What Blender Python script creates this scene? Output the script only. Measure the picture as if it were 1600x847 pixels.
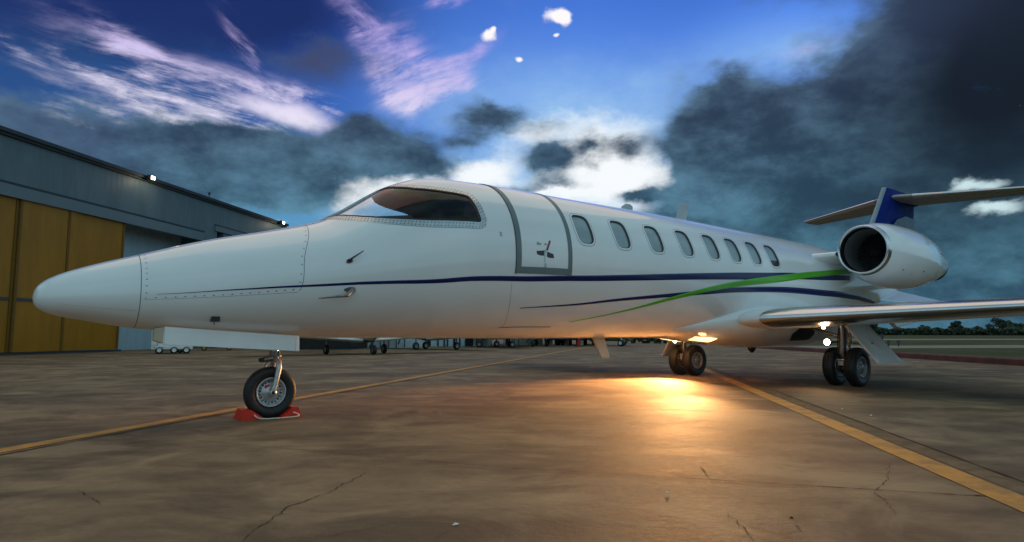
import bpy, math, random
import numpy as np
from mathutils import Vector
random.seed(7); RNG = np.random.RandomState(5)
SC = bpy.context.scene
for o in list(bpy.data.objects): bpy.data.objects.remove(o)

# ------------------------------------------------------------------ camera
CX, CY, CZ, YAW, PITCH, FPX = -1.82, -6.03, 0.754, 0.9192, 0.0985, 996.0
cam = bpy.data.cameras.new("camera"); cam.sensor_width = 36; cam.lens = 36*FPX/1600
cam.clip_start = .05; cam.clip_end = 6000
co = bpy.data.objects.new("camera", cam); SC.collection.objects.link(co)
co.location = (CX, CY, CZ)
fwd = Vector((math.cos(YAW)*math.cos(PITCH), math.sin(YAW)*math.cos(PITCH), math.sin(PITCH)))
co.rotation_euler = fwd.to_track_quat('-Z', 'Y').to_euler()
SC.camera = co
rgt = Vector((math.sin(YAW), -math.cos(YAW), 0)); upv = rgt.cross(fwd)
def ray(px, py): return fwd + rgt*((px-800)/FPX) - upv*((py-423.5)/FPX)
def G(px, py, z=0.0):                     # point of the ground plane
    d = ray(px, py); t = (z-CZ)/d.z
    return (CX+t*d.x, CY+t*d.y)

# ------------------------------------------------------------------ render
SC.render.engine = 'CYCLES'
SC.view_settings.view_transform = 'Standard'; SC.view_settings.look = 'None'
SC.view_settings.exposure = 0.0; SC.view_settings.gamma = 1.0
SC.cycles.use_denoising = True
SC.cycles.max_bounces = 8; SC.cycles.sample_clamp_indirect = 6

# ------------------------------------------------------------------ node maths
class NT:
    def __init__(s, tree): s.t = tree
    def n(s, typ, **kw):
        x = s.t.nodes.new(typ)
        for k, v in kw.items(): setattr(x, k, v)
        return x
    def put(s, sock, v):
        if isinstance(v, X): s.t.links.new(v.s, sock)
        elif isinstance(v, bpy.types.NodeSocket): s.t.links.new(v, sock)
        else: sock.default_value = v
    def m(s, op, a, b=None, c=None, clamp=False):
        x = s.n('ShaderNodeMath', operation=op, use_clamp=clamp)
        s.put(x.inputs[0], a)
        if b is not None: s.put(x.inputs[1], b)
        if c is not None: s.put(x.inputs[2], c)
        return X(s, x.outputs[0])
    def vec(s, x, y, z):
        c = s.n('ShaderNodeCombineXYZ'); s.put(c.inputs[0], x); s.put(c.inputs[1], y); s.put(c.inputs[2], z)
        return c.outputs[0]
    def noise(s, vec, scale=5, detail=4, rough=.55, lac=2.0, dist=0.0):
        x = s.n('ShaderNodeTexNoise'); s.put(x.inputs['Vector'], vec)
        x.inputs['Scale'].default_value = scale; x.inputs['Detail'].default_value = detail
        x.inputs['Roughness'].default_value = rough; x.inputs['Lacunarity'].default_value = lac
        x.inputs['Distortion'].default_value = dist
        return X(s, x.outputs[0])
    def smooth(s, v, a, b):
        x = s.n('ShaderNodeMapRange', interpolation_type='SMOOTHSTEP'); s.put(x.inputs[0], v)
        x.inputs[1].default_value = a; x.inputs[2].default_value = b
        return X(s, x.outputs[0])
    def mix(s, f, a, b, mode='MIX'):
        x = s.n('ShaderNodeMix', data_type='RGBA', blend_type=mode)
        s.put(x.inputs[0], f)
        for i, v in ((6, a), (7, b)):
            if isinstance(v, tuple): x.inputs[i].default_value = (*v, 1)
            else: s.put(x.inputs[i], v)
        return x.outputs[2]
class X:
    def __init__(s, nt, sock): s.nt = nt; s.s = sock
    def __add__(a, b): return a.nt.m('ADD', a, b)
    __radd__ = __add__
    def __mul__(a, b): return a.nt.m('MULTIPLY', a, b)
    __rmul__ = __mul__
    def __sub__(a, b): return a.nt.m('SUBTRACT', a, b)
    def __rsub__(a, b): return a.nt.m('SUBTRACT', b, a)
    def clamp(a): return a.nt.m('ADD', a, 0.0, clamp=True)
def srgb(r, g, b):
    f = lambda c: (c/255/12.92) if c/255 <= .04045 else ((c/255+.055)/1.055)**2.4
    return (f(r), f(g), f(b))

# ------------------------------------------------------------------ sky
def build_sky():
    w = bpy.data.worlds.new("World"); SC.world = w; w.use_nodes = True
    w.cycles.sampling_method = 'MANUAL'; w.cycles.sample_map_resolution = 512
    T = w.node_tree; T.nodes.clear(); N = NT(T)
    tc = N.n('ShaderNodeTexCoord'); D = tc.outputs['Generated']
    sp = N.n('ShaderNodeSeparateXYZ'); T.links.new(D, sp.inputs[0])
    dx, dy, dz = [X(N, o) for o in sp.outputs]
    cf, sf = math.cos(YAW), math.sin(YAW)
    df = dx*cf + dy*sf; dr = dx*sf - dy*cf
    az0 = N.m('ARCTAN2', dr, df); el0 = N.m('ARCSINE', dz)
    def ae(px, py):
        d = ray(px, py).normalized()
        return math.atan2(d.dot(rgt), d.x*cf+d.y*sf), math.asin(d.z)
    # domain warp so that no mass keeps a smooth outline
    n1 = N.noise(D, 3.2, 3, .5); n2 = N.noise(N.vec(dx+7.3, dy-2.1, dz+4.4), 3.2, 3, .5)
    n3 = N.noise(N.vec(dx+1.3, dy+9.1, dz*1.6), 11, 5, .6); n4 = N.noise(N.vec(dx-5.3, dy+3.3, dz*1.6), 11, 5, .6)
    az = az0 + (n1-.5)*.09 + (n3-.5)*.075; el = el0 + (n2-.5)*.055 + (n4-.5)*.06
    nc = N.noise(N.vec(dx-1.3, dy+2.2, dz*2.0), 7, 7, .62)
    azs = az0 + (n1-.5)*.05; els = el0 + (n2-.5)*.035
    def blob(px, py, rx, ry, amp=1.0, ang=0.0, A=None, B=None):
        a, e = ae(px, py); A = A or az; B = B or el
        c, s_ = math.cos(math.radians(ang)), math.sin(math.radians(ang))
        u = A-a; v = B-e
        p = (u*c + v*s_)*(996/rx); q = (v*c - u*s_)*(996/ry)
        return N.m('EXPONENT', (p*p+q*q)*-1.0)*amp
    def tot(L, **k):
        r = None
        for b in L:
            x = blob(*b, **k); r = x if r is None else r + x
        return r
    # 1. clear air: deep blue overhead, pale towards the low bright gap
    def ramp(v, stops):
        r = N.n('ShaderNodeValToRGB'); N.put(r.inputs[0], v)
        while len(r.color_ramp.elements) > 1: r.color_ramp.elements.remove(r.color_ramp.elements[0])
        for i, (p, c) in enumerate(stops):
            e = r.color_ramp.elements[0] if i == 0 else r.color_ramp.elements.new(p)
            e.position = p; e.color = (*c, 1)
        return r.outputs[0]
    base = ramp(N.m('MULTIPLY', el0, 1/1.2), [(0, srgb(112, 158, 180)), (.10, srgb(96, 158, 190)), (.18, srgb(92, 156, 206)), (.26, srgb(50, 108, 202)),
                       (.34, srgb(32, 70, 166)), (.43, srgb(30, 46, 128)), (1, srgb(28, 40, 100))])
    base = N.mix(tot([(900, 70, 320, 180, .85), (1300, 50, 170, 100, .85), (640, 60, 130, 100, .5)], A=azs, B=els).clamp(), base, srgb(78, 132, 232))
    base = N.mix(tot([(860, 160, 240, 70, .75), (1220, 80, 130, 40, .6)], A=azs, B=els).clamp(), base, srgb(136, 182, 240))
    base = N.mix(tot([(0, 110, 340, 150, .85), (430, -20, 240, 70, .75), (200, 10, 300, 70, .6)], A=azs, B=els).clamp(), base, srgb(30, 48, 104))
    base = N.mix(tot([(120, 140, 200, 60, .5), (300, 150, 160, 60, .3)]).clamp(), base, srgb(52, 96, 152))
    # 2. bright veil round the low gap
    glow = tot([(930, 240, 190, 80, .22), (600, 295, 130, 45, .45), (880, 235, 290, 95, .46), (760, 170, 150, 60, .18), (960, 225, 110, 45, .45), (955, 272, 95, 30, 1.1), (1010, 278, 50, 20, .6), (880, 308, 120, 26, .75), (755, 262, 50, 24, .9), (590, 285, 75, 30, 1.0),
                (545, 322, 50, 20, .8), (1000, 165, 110, 45, .30), (1230, 92, 120, 22, .45), (1340, 70, 80, 30, .25), (700, 300, 60, 30, .7), (1000, 325, 70, 14, .7), (830, 215, 60, 26, .35)])
    gm = N.smooth(glow*.80 + (n3-.5)*.55 + (nc-.5)*.8, .0, 1.25)
    col = N.mix(gm, base, srgb(164, 206, 240)); col = N.mix(N.smooth(gm, .45, 1.05), col, srgb(248, 252, 255))
    # 3. wind-drawn high cloud
    def streak(L, ang, seed, su=3.0, sv=26, lo=.38, hi=.72):
        c, s_ = math.cos(math.radians(ang)), math.sin(math.radians(ang))
        A = az0 + (n1-.5)*.10; B = el0 + (n2-.5)*.07
        u = (A*c + B*s_); v = (B*c - A*s_)
        bend = v + u*u*.25
        n = N.noise(N.vec(u*su+seed, bend*sv, seed), 1.0, 8, .66, dist=.35)
        m = N.noise(N.vec(u*su*1.7+seed, bend*sv*.3, seed+3), 1.6, 6, .6)
        g = N.noise(N.vec(u*su*5+seed, bend*sv*2.2, seed+7), 1.0, 5, .7)
        f = tot(L, A=azs, B=els)
        fc = N.m('MINIMUM', f, 1.0)
        tex = N.smooth(n*.48 + m*.30 + g*.22 + fc*.045, lo, hi)
        return tex*N.smooth(fc, .04, .85)
    c1 = streak([(255, 112, 75, 15, 1.0, -36), (330, 150, 115, 22, 1.0, -22), (425, 165, 115, 30, 1.2, -12), (300, 182, 75, 20, .9, -25), (485, 165, 60, 20, .8, -15), (230, 160, 90, 20, .45, -30),
                 (125, 98, 42, 8, .85, -20), (15, 60, 25, 7, .85, -25), (155, 206, 75, 14, 1.3, -22), (170, 175, 50, 7, .9, -12), (90, 125, 140, 30, .33, -20), (150, 60, 160, 30, .22, -25)], -24, 1.7, 3.6, 30, .47, .64)
    c2 = streak([(578, 78, 95, 22, 1.1, -52), (700, 112, 80, 18, 1.0, 32), (690, 146, 72, 15, 1.0, 12), (635, 118, 55, 36, 1.0), (610, 60, 45, 40, .5), (690, 2, 40, 10, 1.0, 5), (1240, 90, 90, 14, .5, 8)], 20, 5.1, 3.6, 24, .46, .66)
    c3 = streak([(378, 75, 30, 13, 1.0, -50), (585, 70, 85, 26, .9, -52), (360, 40, 60, 14, .3, -55)], -52, 9.1, 3.6, 24, .47, .66)
    c2 = N.m('MAXIMUM', c2, c3)
    soft = N.smooth(tot([(410, 168, 100, 20, .85, -12), (480, 172, 60, 20, .7, -15), (320, 180, 70, 16, .7, -25), (165, 208, 60, 10, .8, -22), (645, 140, 50, 24, .75), (580, 85, 60, 16, .5, -50)], A=azs, B=els) + (n3-.5)*.6 + (nc-.5)*1.1, .25, 1.05)
    c1 = N.m('MAXIMUM', c1, soft)
    hi = N.m('MAXIMUM', c1, c2)
    pink = N.mix(N.smooth(el0, .22, .46), srgb(252, 250, 255), srgb(190, 172, 232))
    col = N.mix(hi.clamp(), col, pink)
    # 4. low grey masses
    dens = tot([(35, 205, 85, 48, 1.35), (30, 40, 120, 20, .3), (150, 245, 130, 30, 1.2), (270, 225, 60, 30, 1.0), (350, 250, 140, 52, 1.5), (450, 238, 95, 44, 1.2), (420, 300, 130, 34, .95), (250, 270, 110, 30, .8),
                (560, 210, 52, 40, .95), (620, 235, 70, 40, 1.0), (680, 262, 45, 26, .8), (490, 95, 85, 36, .72), (600, 110, 50, 25, .3), (772, 184, 58, 24, 1.0), (715, 212, 34, 12, .5),
                (864, 250, 58, 30, 1.4), (925, 232, 20, 26, .6), (975, 232, 36, 18, .7), (880, 288, 55, 12, .6), (985, 302, 34, 10, .7), (800, 296, 50, 12, .6), (940, 95, 60, 20, .3), (850, 205, 50, 12, .4),
                (1125, 140, 40, 34, .8), (1150, 200, 95, 58, 1.1), (1085, 235, 50, 40, .7), (1250, 215, 150, 62, 1.15), (1400, 195, 180, 72, 1.25), (1540, 130, 120, 130, 1.5),
                (1140, 300, 120, 30, 1.0), (1300, 300, 180, 50, 1.1), (1530, 330, 200, 90, 1.1), (1500, 30, 110, 50, .8), (1700, 200, 200, 260, 1.4), (1180, 345, 160, 30, .9), (1400, 430, 300, 70, 1.1),
                (1230, 0, 130, 20, .4), (-150, 260, 160, 90, 1.1), (1540, 500, 260, 60, 1.0)])
    nm = N.noise(N.vec(dx*1.0+4.2, dy, dz*1.8), 5.5, 9, .62)
    nf = N.noise(N.vec(dx+2.2, dy, dz*1.7), 5.5, 8, .6); nb = N.noise(N.vec(dx+12.2, dy, dz*2.4), 2.6, 4, .55)
    side = N.smooth(N.m('ABSOLUTE', az0), .95, 1.25)
    dens = dens + side*(nb*1.5-.05)
    dm = N.smooth(N.m('MINIMUM', dens, 1.25) + (nf-.5)*1.6 + (nc-.5)*1.0, .26, .98)
    shade = N.smooth(nm*.75 + nb*.25 + (N.m('MINIMUM', dens, 1.3)-1.0)*.10, .36, .62)
    dcol = N.mix(shade, srgb(92, 124, 150), srgb(44, 62, 84))
    lowt = N.smooth(el0, .10, .34)
    dcol = N.mix(lowt, N.mix(shade, srgb(94, 146, 170), srgb(48, 80, 100)), dcol)
    dcol = N.mix(tot([(1590, 150, 150, 130, .72), (1450, 170, 130, 80, .3), (1600, 0, 120, 80, .6), (1480, 330, 300, 90, .3)], A=azs, B=els).clamp(), dcol, srgb(24, 33, 44))
    dcol = N.mix(tot([(490, 90, 120, 60, 1.0), (60, 200, 130, 60, .5), (1300, 60, 200, 60, .3)]).clamp(), dcol, srgb(66, 76, 112))
    col = N.mix(dm, col, dcol)
    # small torn bright scraps
    def scrap(L, lo=.22, hi=.85):
        nn = N.noise(D, 60, 3, .6)
        f = tot(L, A=az0 + (n3-.5)*.02, B=el0 + (n4-.5)*.012)
        return N.smooth(f + (nn-.5)*.9 + (nc-.5)*.5, lo, hi)
    col = N.mix(scrap([(765, 57, 13, 10), (868, 26, 21, 10), (880, 30, 10, 10), (867, 56, 5, 3, .8), (813, 93, 6, 4, .8), (772, 45, 5, 4, .7)]), col, srgb(255, 250, 252))
    sc2 = tot([(1508, 283, 22, 12, .9), (1562, 276, 26, 11, .9), (1565, 325, 34, 11, .8), (432, 352, 60, 10, .6), (520, 345, 40, 12, .6), (1110, 318, 80, 10, .3), (1590, 315, 30, 8, .5)])
    col = N.mix(N.smooth(sc2 + (n3-.5)*1.3, .35, 1.15), col, srgb(200, 226, 232))
    # the half of the sky behind the photographer: an even pale overcast
    back = N.smooth(N.m('ABSOLUTE', az0), .95, 1.5)
    bcol = N.mix(N.smooth(nb*.6+nf*.4, .38, .62), srgb(196, 228, 238), srgb(136, 182, 202))
    bcol = N.mix(N.smooth(el0, .05, .30), N.mix(.5, bcol, srgb(120, 150, 160)), bcol)
    col = N.mix(back, col, bcol)
    up = N.smooth(el0, .52, .72)
    ucol = N.mix(N.smooth(nb*.6+nf*.4, .38, .62), srgb(150, 184, 196), srgb(104, 136, 152))
    col = N.mix(up, col, ucol)
    bg = N.n('ShaderNodeBackground'); T.links.new(col, bg.inputs[0]); bg.inputs[1].default_value = 1.0
    out = N.n('ShaderNodeOutputWorld'); T.links.new(bg.outputs[0], out.inputs[0])
build_sky()

def light(name, kind, loc, energy, col, direction=None, **k):
    l = bpy.data.lights.new(name, kind); l.energy = energy; l.color = col
    for a, b in k.items(): setattr(l, a, b)
    o = bpy.data.objects.new(name, l); SC.collection.objects.link(o); o.location = loc
    if direction is not None: o.rotation_euler = Vector(direction).to_track_quat('-Z', 'Y').to_euler()
    return o
# veiled warm light through the cloud gap high above the apron
light("sun", 'SUN', (0, 0, 30), 0.62, (1.0, .62, .36), direction=(-.28, -.42, -.86), angle=math.radians(65))

# ------------------------------------------------------------------ materials
M = {}
def mat(name, col=(.5, .5, .5), rough=.5, metal=0.0, emit=None, es=1.0, coat=0.0, spec=.5, bump=None, var=None, ramp_scale=4.0):
    m = bpy.data.materials.new(name); m.use_nodes = True; N = NT(m.node_tree)
    b = m.node_tree.nodes['Principled BSDF']
    b.inputs['Base Color'].default_value = (*col, 1); b.inputs['Roughness'].default_value = rough
    b.inputs['Metallic'].default_value = metal; b.inputs['Coat Weight'].default_value = coat; b.inputs['Coat Roughness'].default_value = .04
    b.inputs['Specular IOR Level'].default_value = spec
    if emit: b.inputs['Emission Color'].default_value = (*emit, 1); b.inputs['Emission Strength'].default_value = es
    tc = N.n('ShaderNodeTexCoord').outputs['Object']
    if var is None: var = .08
    if var:
        n = N.noise(tc, ramp_scale, 5, .6)
        f = N.smooth(n, .3, .7)
        c2 = N.mix(f, tuple(c*(1-var) for c in col), tuple(min(1, c*(1+var)) for c in col))
        m.node_tree.links.new(c2, b.inputs['Base Color'])
        r = N.m('MULTIPLY_ADD', N.noise(tc, ramp_scale*2.3, 4, .6)-.5, rough*.5, rough); m.node_tree.links.new(r.s, b.inputs['Roughness'])
    if bump:
        bn = N.n('ShaderNodeBump'); bn.inputs['Strength'].default_value = bump[1]; bn.inputs['Distance'].default_value = bump[2]
        N.put(bn.inputs['Height'], N.noise(tc, bump[0], 4, .6)); m.node_tree.links.new(bn.outputs[0], b.inputs['Normal'])
    M[name] = m; return m
mat('white_paint', (.84, .855, .86), .16, coat=.6, var=.03, ramp_scale=1.2, bump=(1.6, .10, .02))
mat('white_door_paint', (.80, .80, .79), .35, var=.04)
mat('navy_paint', srgb(6, 24, 88), .25, coat=.2, spec=.3, var=.05)
mat('fin_blue', srgb(10, 40, 124), .6, coat=0, var=.05, spec=.08)
mat('fin_pale', srgb(40, 62, 88), .35, coat=0, var=.1, spec=.3)
mat('green_paint', srgb(84, 176, 28), .28, coat=.2, var=0)
mat('door_grey', srgb(108, 122, 124), .45, var=.06)
mat('seam', (.06, .06, .065), .6)
mat('rivet', (.05, .05, .055), .5)
mat('alloy', (.55, .58, .60), .30, metal=.85, var=.1, ramp_scale=20)
mat('polished', (.60, .61, .63), .20, metal=1.0, var=.04, ramp_scale=3)
mat('silver_paint', (.50, .51, .52), .35, metal=.5, var=.15, ramp_scale=30)
mat('fin_edge', (.22, .30, .36), .4)
mat('tail_shade', (.30, .29, .28), .45)  # stabilizer colour darkened to stand for the shade on its underside
mat('dark_rim', (.34, .34, .34), .4, metal=.5, var=.2, ramp_scale=30)
mat('rubber', (.012, .012, .013), .55, var=.3, ramp_scale=30, bump=(80, .3, .004))
mat('black', (.01, .01, .011), .5)
mat('dark_metal', (.05, .05, .055), .4, metal=.6)
mat('duct_grey', (.14, .14, .145), .35)
mat('fan_blade', (.50, .50, .52), .25, metal=.9)
mat('hydraulic', (.25, .24, .23), .35, metal=.8, var=.25, ramp_scale=40)
mat('interior', (.05, .042, .045), .8)
mat('seat_leather', (.10, .085, .075), .6)
mat('red_chock', srgb(214, 44, 22), .5, var=.1, ramp_scale=25)
mat('rope', (.75, .70, .62), .8, var=.1, ramp_scale=60)
mat('red_tag', srgb(200, 40, 60), .5)
mat('door_glass', (.30, .375, .405), .12, coat=.3, var=.12, ramp_scale=3)
mat('blind_dark', (.035, .03, .035), .2)
mat('antenna_grey', (.42, .46, .48), .4)
mat('cream', (.62, .52, .40), .45, var=.06)
mat('lamp_warm', (1, 1, 1), .3, emit=(1, .80, .52), es=9, var=0)
mat('lamp_amber', (1, 1, 1), .3, emit=(1, .62, .24), es=2.4, var=0)
mat('lamp_white', (1, 1, 1), .3, emit=(1, .86, .62), es=12, var=0)
mat('door_rail', srgb(112, 78, 10), .6)
mat('hangar_grey', srgb(102, 120, 128), .55, var=.05, ramp_scale=.6)
mat('hangar_trim', srgb(44, 54, 60), .6)
mat('hangar_inner', srgb(120, 140, 148), .6, var=.05)
mat('yellow_door', srgb(168, 122, 16), .55, var=.16, ramp_scale=.7)
mat('pale_panel', srgb(206, 226, 232), .5, var=.06)
mat('off_white', (.80, .79, .76), .5, var=.1)
mat('kerb_red', srgb(96, 52, 46), .8, var=.25, ramp_scale=3)
mat('trunk', (.05, .04, .03), .9)
mat('cone_orange', srgb(220, 60, 24), .5)
mat('cart_yellow', srgb(190, 150, 40), .5)
mat('van_blue', srgb(26, 46, 74), .25, coat=.5)
mat('van_glass', (.02, .03, .04), .08)
mat('olive', srgb(74, 84, 40), .7)
def leafmat():
    m = bpy.data.materials.new('leaves'); m.use_nodes = True; N = NT(m.node_tree); b = m.node_tree.nodes['Principled BSDF']
    g = N.n('ShaderNodeNewGeometry'); c = N.mix(X(N, g.outputs['Random Per Island']), (.022, .040, .020), (.060, .085, .040))
    m.node_tree.links.new(c, b.inputs['Base Color']); b.inputs['Roughness'].default_value = .8; M['leaves'] = m
leafmat()
def glassmat():
    m = bpy.data.materials.new('cockpit_glass'); m.use_nodes = True; T = m.node_tree; T.nodes.clear(); N = NT(T)
    tr = N.n('ShaderNodeBsdfTransparent'); gl = N.n('ShaderNodeBsdfGlossy'); gl.inputs['Roughness'].default_value = .02
    tc = N.n('ShaderNodeTexCoord').outputs['Object']
    # faint rainbow stress pattern of the laminated acrylic
    n = N.noise(tc, 2.6, 1, .4)
    r = N.n('ShaderNodeValToRGB'); N.put(r.inputs[0], n)
    els = r.color_ramp.elements
    els[0].position = .30; els[0].color = (.78, .82, .95, 1); els[1].position = .72; els[1].color = (.9, .9, .85, 1)
    for p, c in ((.42, (.95, .74, .80)), (.50, (.95, .92, .78)), (.58, (.72, .92, .86)), (.64, (.78, .74, .95))):
        e = els.new(p); e.color = (*c, 1)
    T.links.new(r.outputs[0], gl.inputs[0])
    tr.inputs[0].default_value = (.84, .87, .88, 1)
    fr = N.n('ShaderNodeLayerWeight'); fr.inputs[0].default_value = .5
    f = N.m('MULTIPLY_ADD', N.m('POWER', X(N, fr.outputs['Facing']), 4.0), .55, .035)
    mx = N.n('ShaderNodeMixShader'); T.links.new(f.s, mx.inputs[0]); T.links.new(tr.outputs[0], mx.inputs[1]); T.links.new(gl.outputs[0], mx.inputs[2])
    o = N.n('ShaderNodeOutputMaterial'); T.links.new(mx.outputs[0], o.inputs[0]); M['glass'] = m
glassmat()
def groundmat():
    m = bpy.data.materials.new('concrete'); m.use_nodes = True; T = m.node_tree; N = NT(T); b = T.nodes['Principled BSDF']
    tc = N.n('ShaderNodeTexCoord'); sp = N.n('ShaderNodeSeparateXYZ'); T.links.new(tc.outputs['Object'], sp.inputs[0])
    x, y = X(N, sp.outputs[0]), X(N, sp.outputs[1])
    # brushed / swept direction of the slab runs across the joints
    c, s = math.cos(math.radians(-38)), math.sin(math.radians(-38))
    u = x*c + y*s; v = y*c - x*s
    big = N.noise(N.vec(u*.35, v*.9, 0.0), 1.0, 6, .62, dist=.4)
    mid = N.noise(N.vec(u*1.3, v*2.1, 3.0), 1.0, 7, .66, dist=.6)
    fine = N.noise(N.vec(u*18, v*30, 1.0), 1.0, 6, .7)
    grain = N.noise(tc.outputs['Object'], 160, 2, .7)
    f = N.smooth(big*.5 + mid*.5, .39, .61)
    col = N.mix(f, (.088, .062, .037), (.245, .178, .104))
    col = N.mix(N.smooth(fine, .35, .75)*.35, col, (.15, .105, .07))
    cl = N.noise(N.vec(x, y, 5.0), 1.1, 8, .62, dist=.5); col = N.mix(N.smooth(cl, .50, .66)*.5, col, (.36, .27, .155)); col = N.mix(N.smooth(cl, .48, .34)*.55, col, (.085, .060, .036))
    st = N.smooth(N.noise(N.vec(u*.8, v*1.2, 9.0), 1.3, 5, .7, dist=.8), .56, .74)
    col = N.mix(st*.55, col, (.125, .092, .064))
    col = N.mix(N.smooth(grain, .60, .78)*.40, col, (.32, .26, .19)); pit = N.noise(tc.outputs['Object'], 90, 3, .7); col = N.mix(N.smooth(pit, .60, .70)*.45, col, (.06, .045, .03))
    oil = N.noise(N.vec(x, y, 2.0), 2.1, 6, .68); col = N.mix(N.smooth(oil, .62, .76)*.5, col, (.07, .055, .04))
    sp_ = N.n('ShaderNodeTexVoronoi'); sp_.inputs['Scale'].default_value = 9; T.links.new(tc.outputs['Object'], sp_.inputs['Vector'])
    T.links.new(col, b.inputs['Base Color'])
    r = N.m('MULTIPLY_ADD', big*.5+mid*.5-.5, .6, .78) + (fine-.5)*.25
    T.links.new(r.s, b.inputs['Roughness']); b.inputs['Specular IOR Level'].default_value = .20
    bp = N.n('ShaderNodeBump'); bp.inputs['Strength'].default_value = .6; bp.inputs['Distance'].default_value = .007
    N.put(bp.inputs['Height'], fine*.5+grain*.35+mid*1.5); T.links.new(bp.outputs[0], b.inputs['Normal'])
    M['concrete'] = m
    m2 = bpy.data.materials.new('painted_line'); m2.use_nodes = True; T = m2.node_tree; N = NT(T); b = T.nodes['Principled BSDF']
    tc = N.n('ShaderNodeTexCoord'); n = N.noise(tc.outputs['Object'], 5, 7, .72); n2 = N.noise(tc.outputs['Object'], 1.3, 4, .6)
    w = N.smooth(n*.7+n2*.3, .44, .62)
    T.links.new(N.mix(w*.75, srgb(196, 142, 70), srgb(136, 108, 74)), b.inputs['Base Color']); b.inputs['Roughness'].default_value = .75; b.inputs['Specular IOR Level'].default_value = .2
    M['line'] = m2
    m3 = bpy.data.materials.new('grass'); m3.use_nodes = True; T = m3.node_tree; N = NT(T); b = T.nodes['Principled BSDF']
    tc = N.n('ShaderNodeTexCoord'); n = N.noise(tc.outputs['Object'], .08, 6, .65); n2 = N.noise(tc.outputs['Object'], 2.2, 5, .7)
    T.links.new(N.mix(N.smooth(n*.6+n2*.4, .38, .62), (.036, .046, .018), (.088, .092, .034)), b.inputs['Base Color']); b.inputs['Roughness'].default_value = .95
    b.inputs['Specular IOR Level'].default_value = .1
    M['grass'] = m3
groundmat()
def corrugated(name, col, period):
    m = bpy.data.materials.new(name); m.use_nodes = True; T = m.node_tree; N = NT(T); b = T.nodes['Principled BSDF']
    tc = N.n('ShaderNodeTexCoord'); sp = N.n('ShaderNodeSeparateXYZ'); T.links.new(tc.outputs['Object'], sp.inputs[0])
    x, y, z = [X(N, o) for o in sp.outputs]
    ph = N.m('SINE', x*(2*math.pi/period))
    n = N.noise(N.vec(x*.8, y*.8, z*.12), 1.5, 5, .6); n2 = N.noise(N.vec(x*3, y*3, z*.5), 2, 4, .6)
    cc = N.mix(N.smooth(n*.6+n2*.4, .35, .65), tuple(c*.86 for c in col), tuple(min(1, c*1.1) for c in col))
    T.links.new(cc, b.inputs['Base Color']); b.inputs['Roughness'].default_value = .5
    bp = N.n('ShaderNodeBump'); bp.inputs['Strength'].default_value = .16; bp.inputs['Distance'].default_value = .012
    N.put(bp.inputs['Height'], ph); T.links.new(bp.outputs[0], b.inputs['Normal']); M[name] = m
corrugated('hangar_sheet', srgb(96, 114, 122), .30)
corrugated('hangar_sheet_pale', srgb(170, 196, 208), .30)
corrugated('yellow_sheet', srgb(158, 108, 4), .60)

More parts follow.
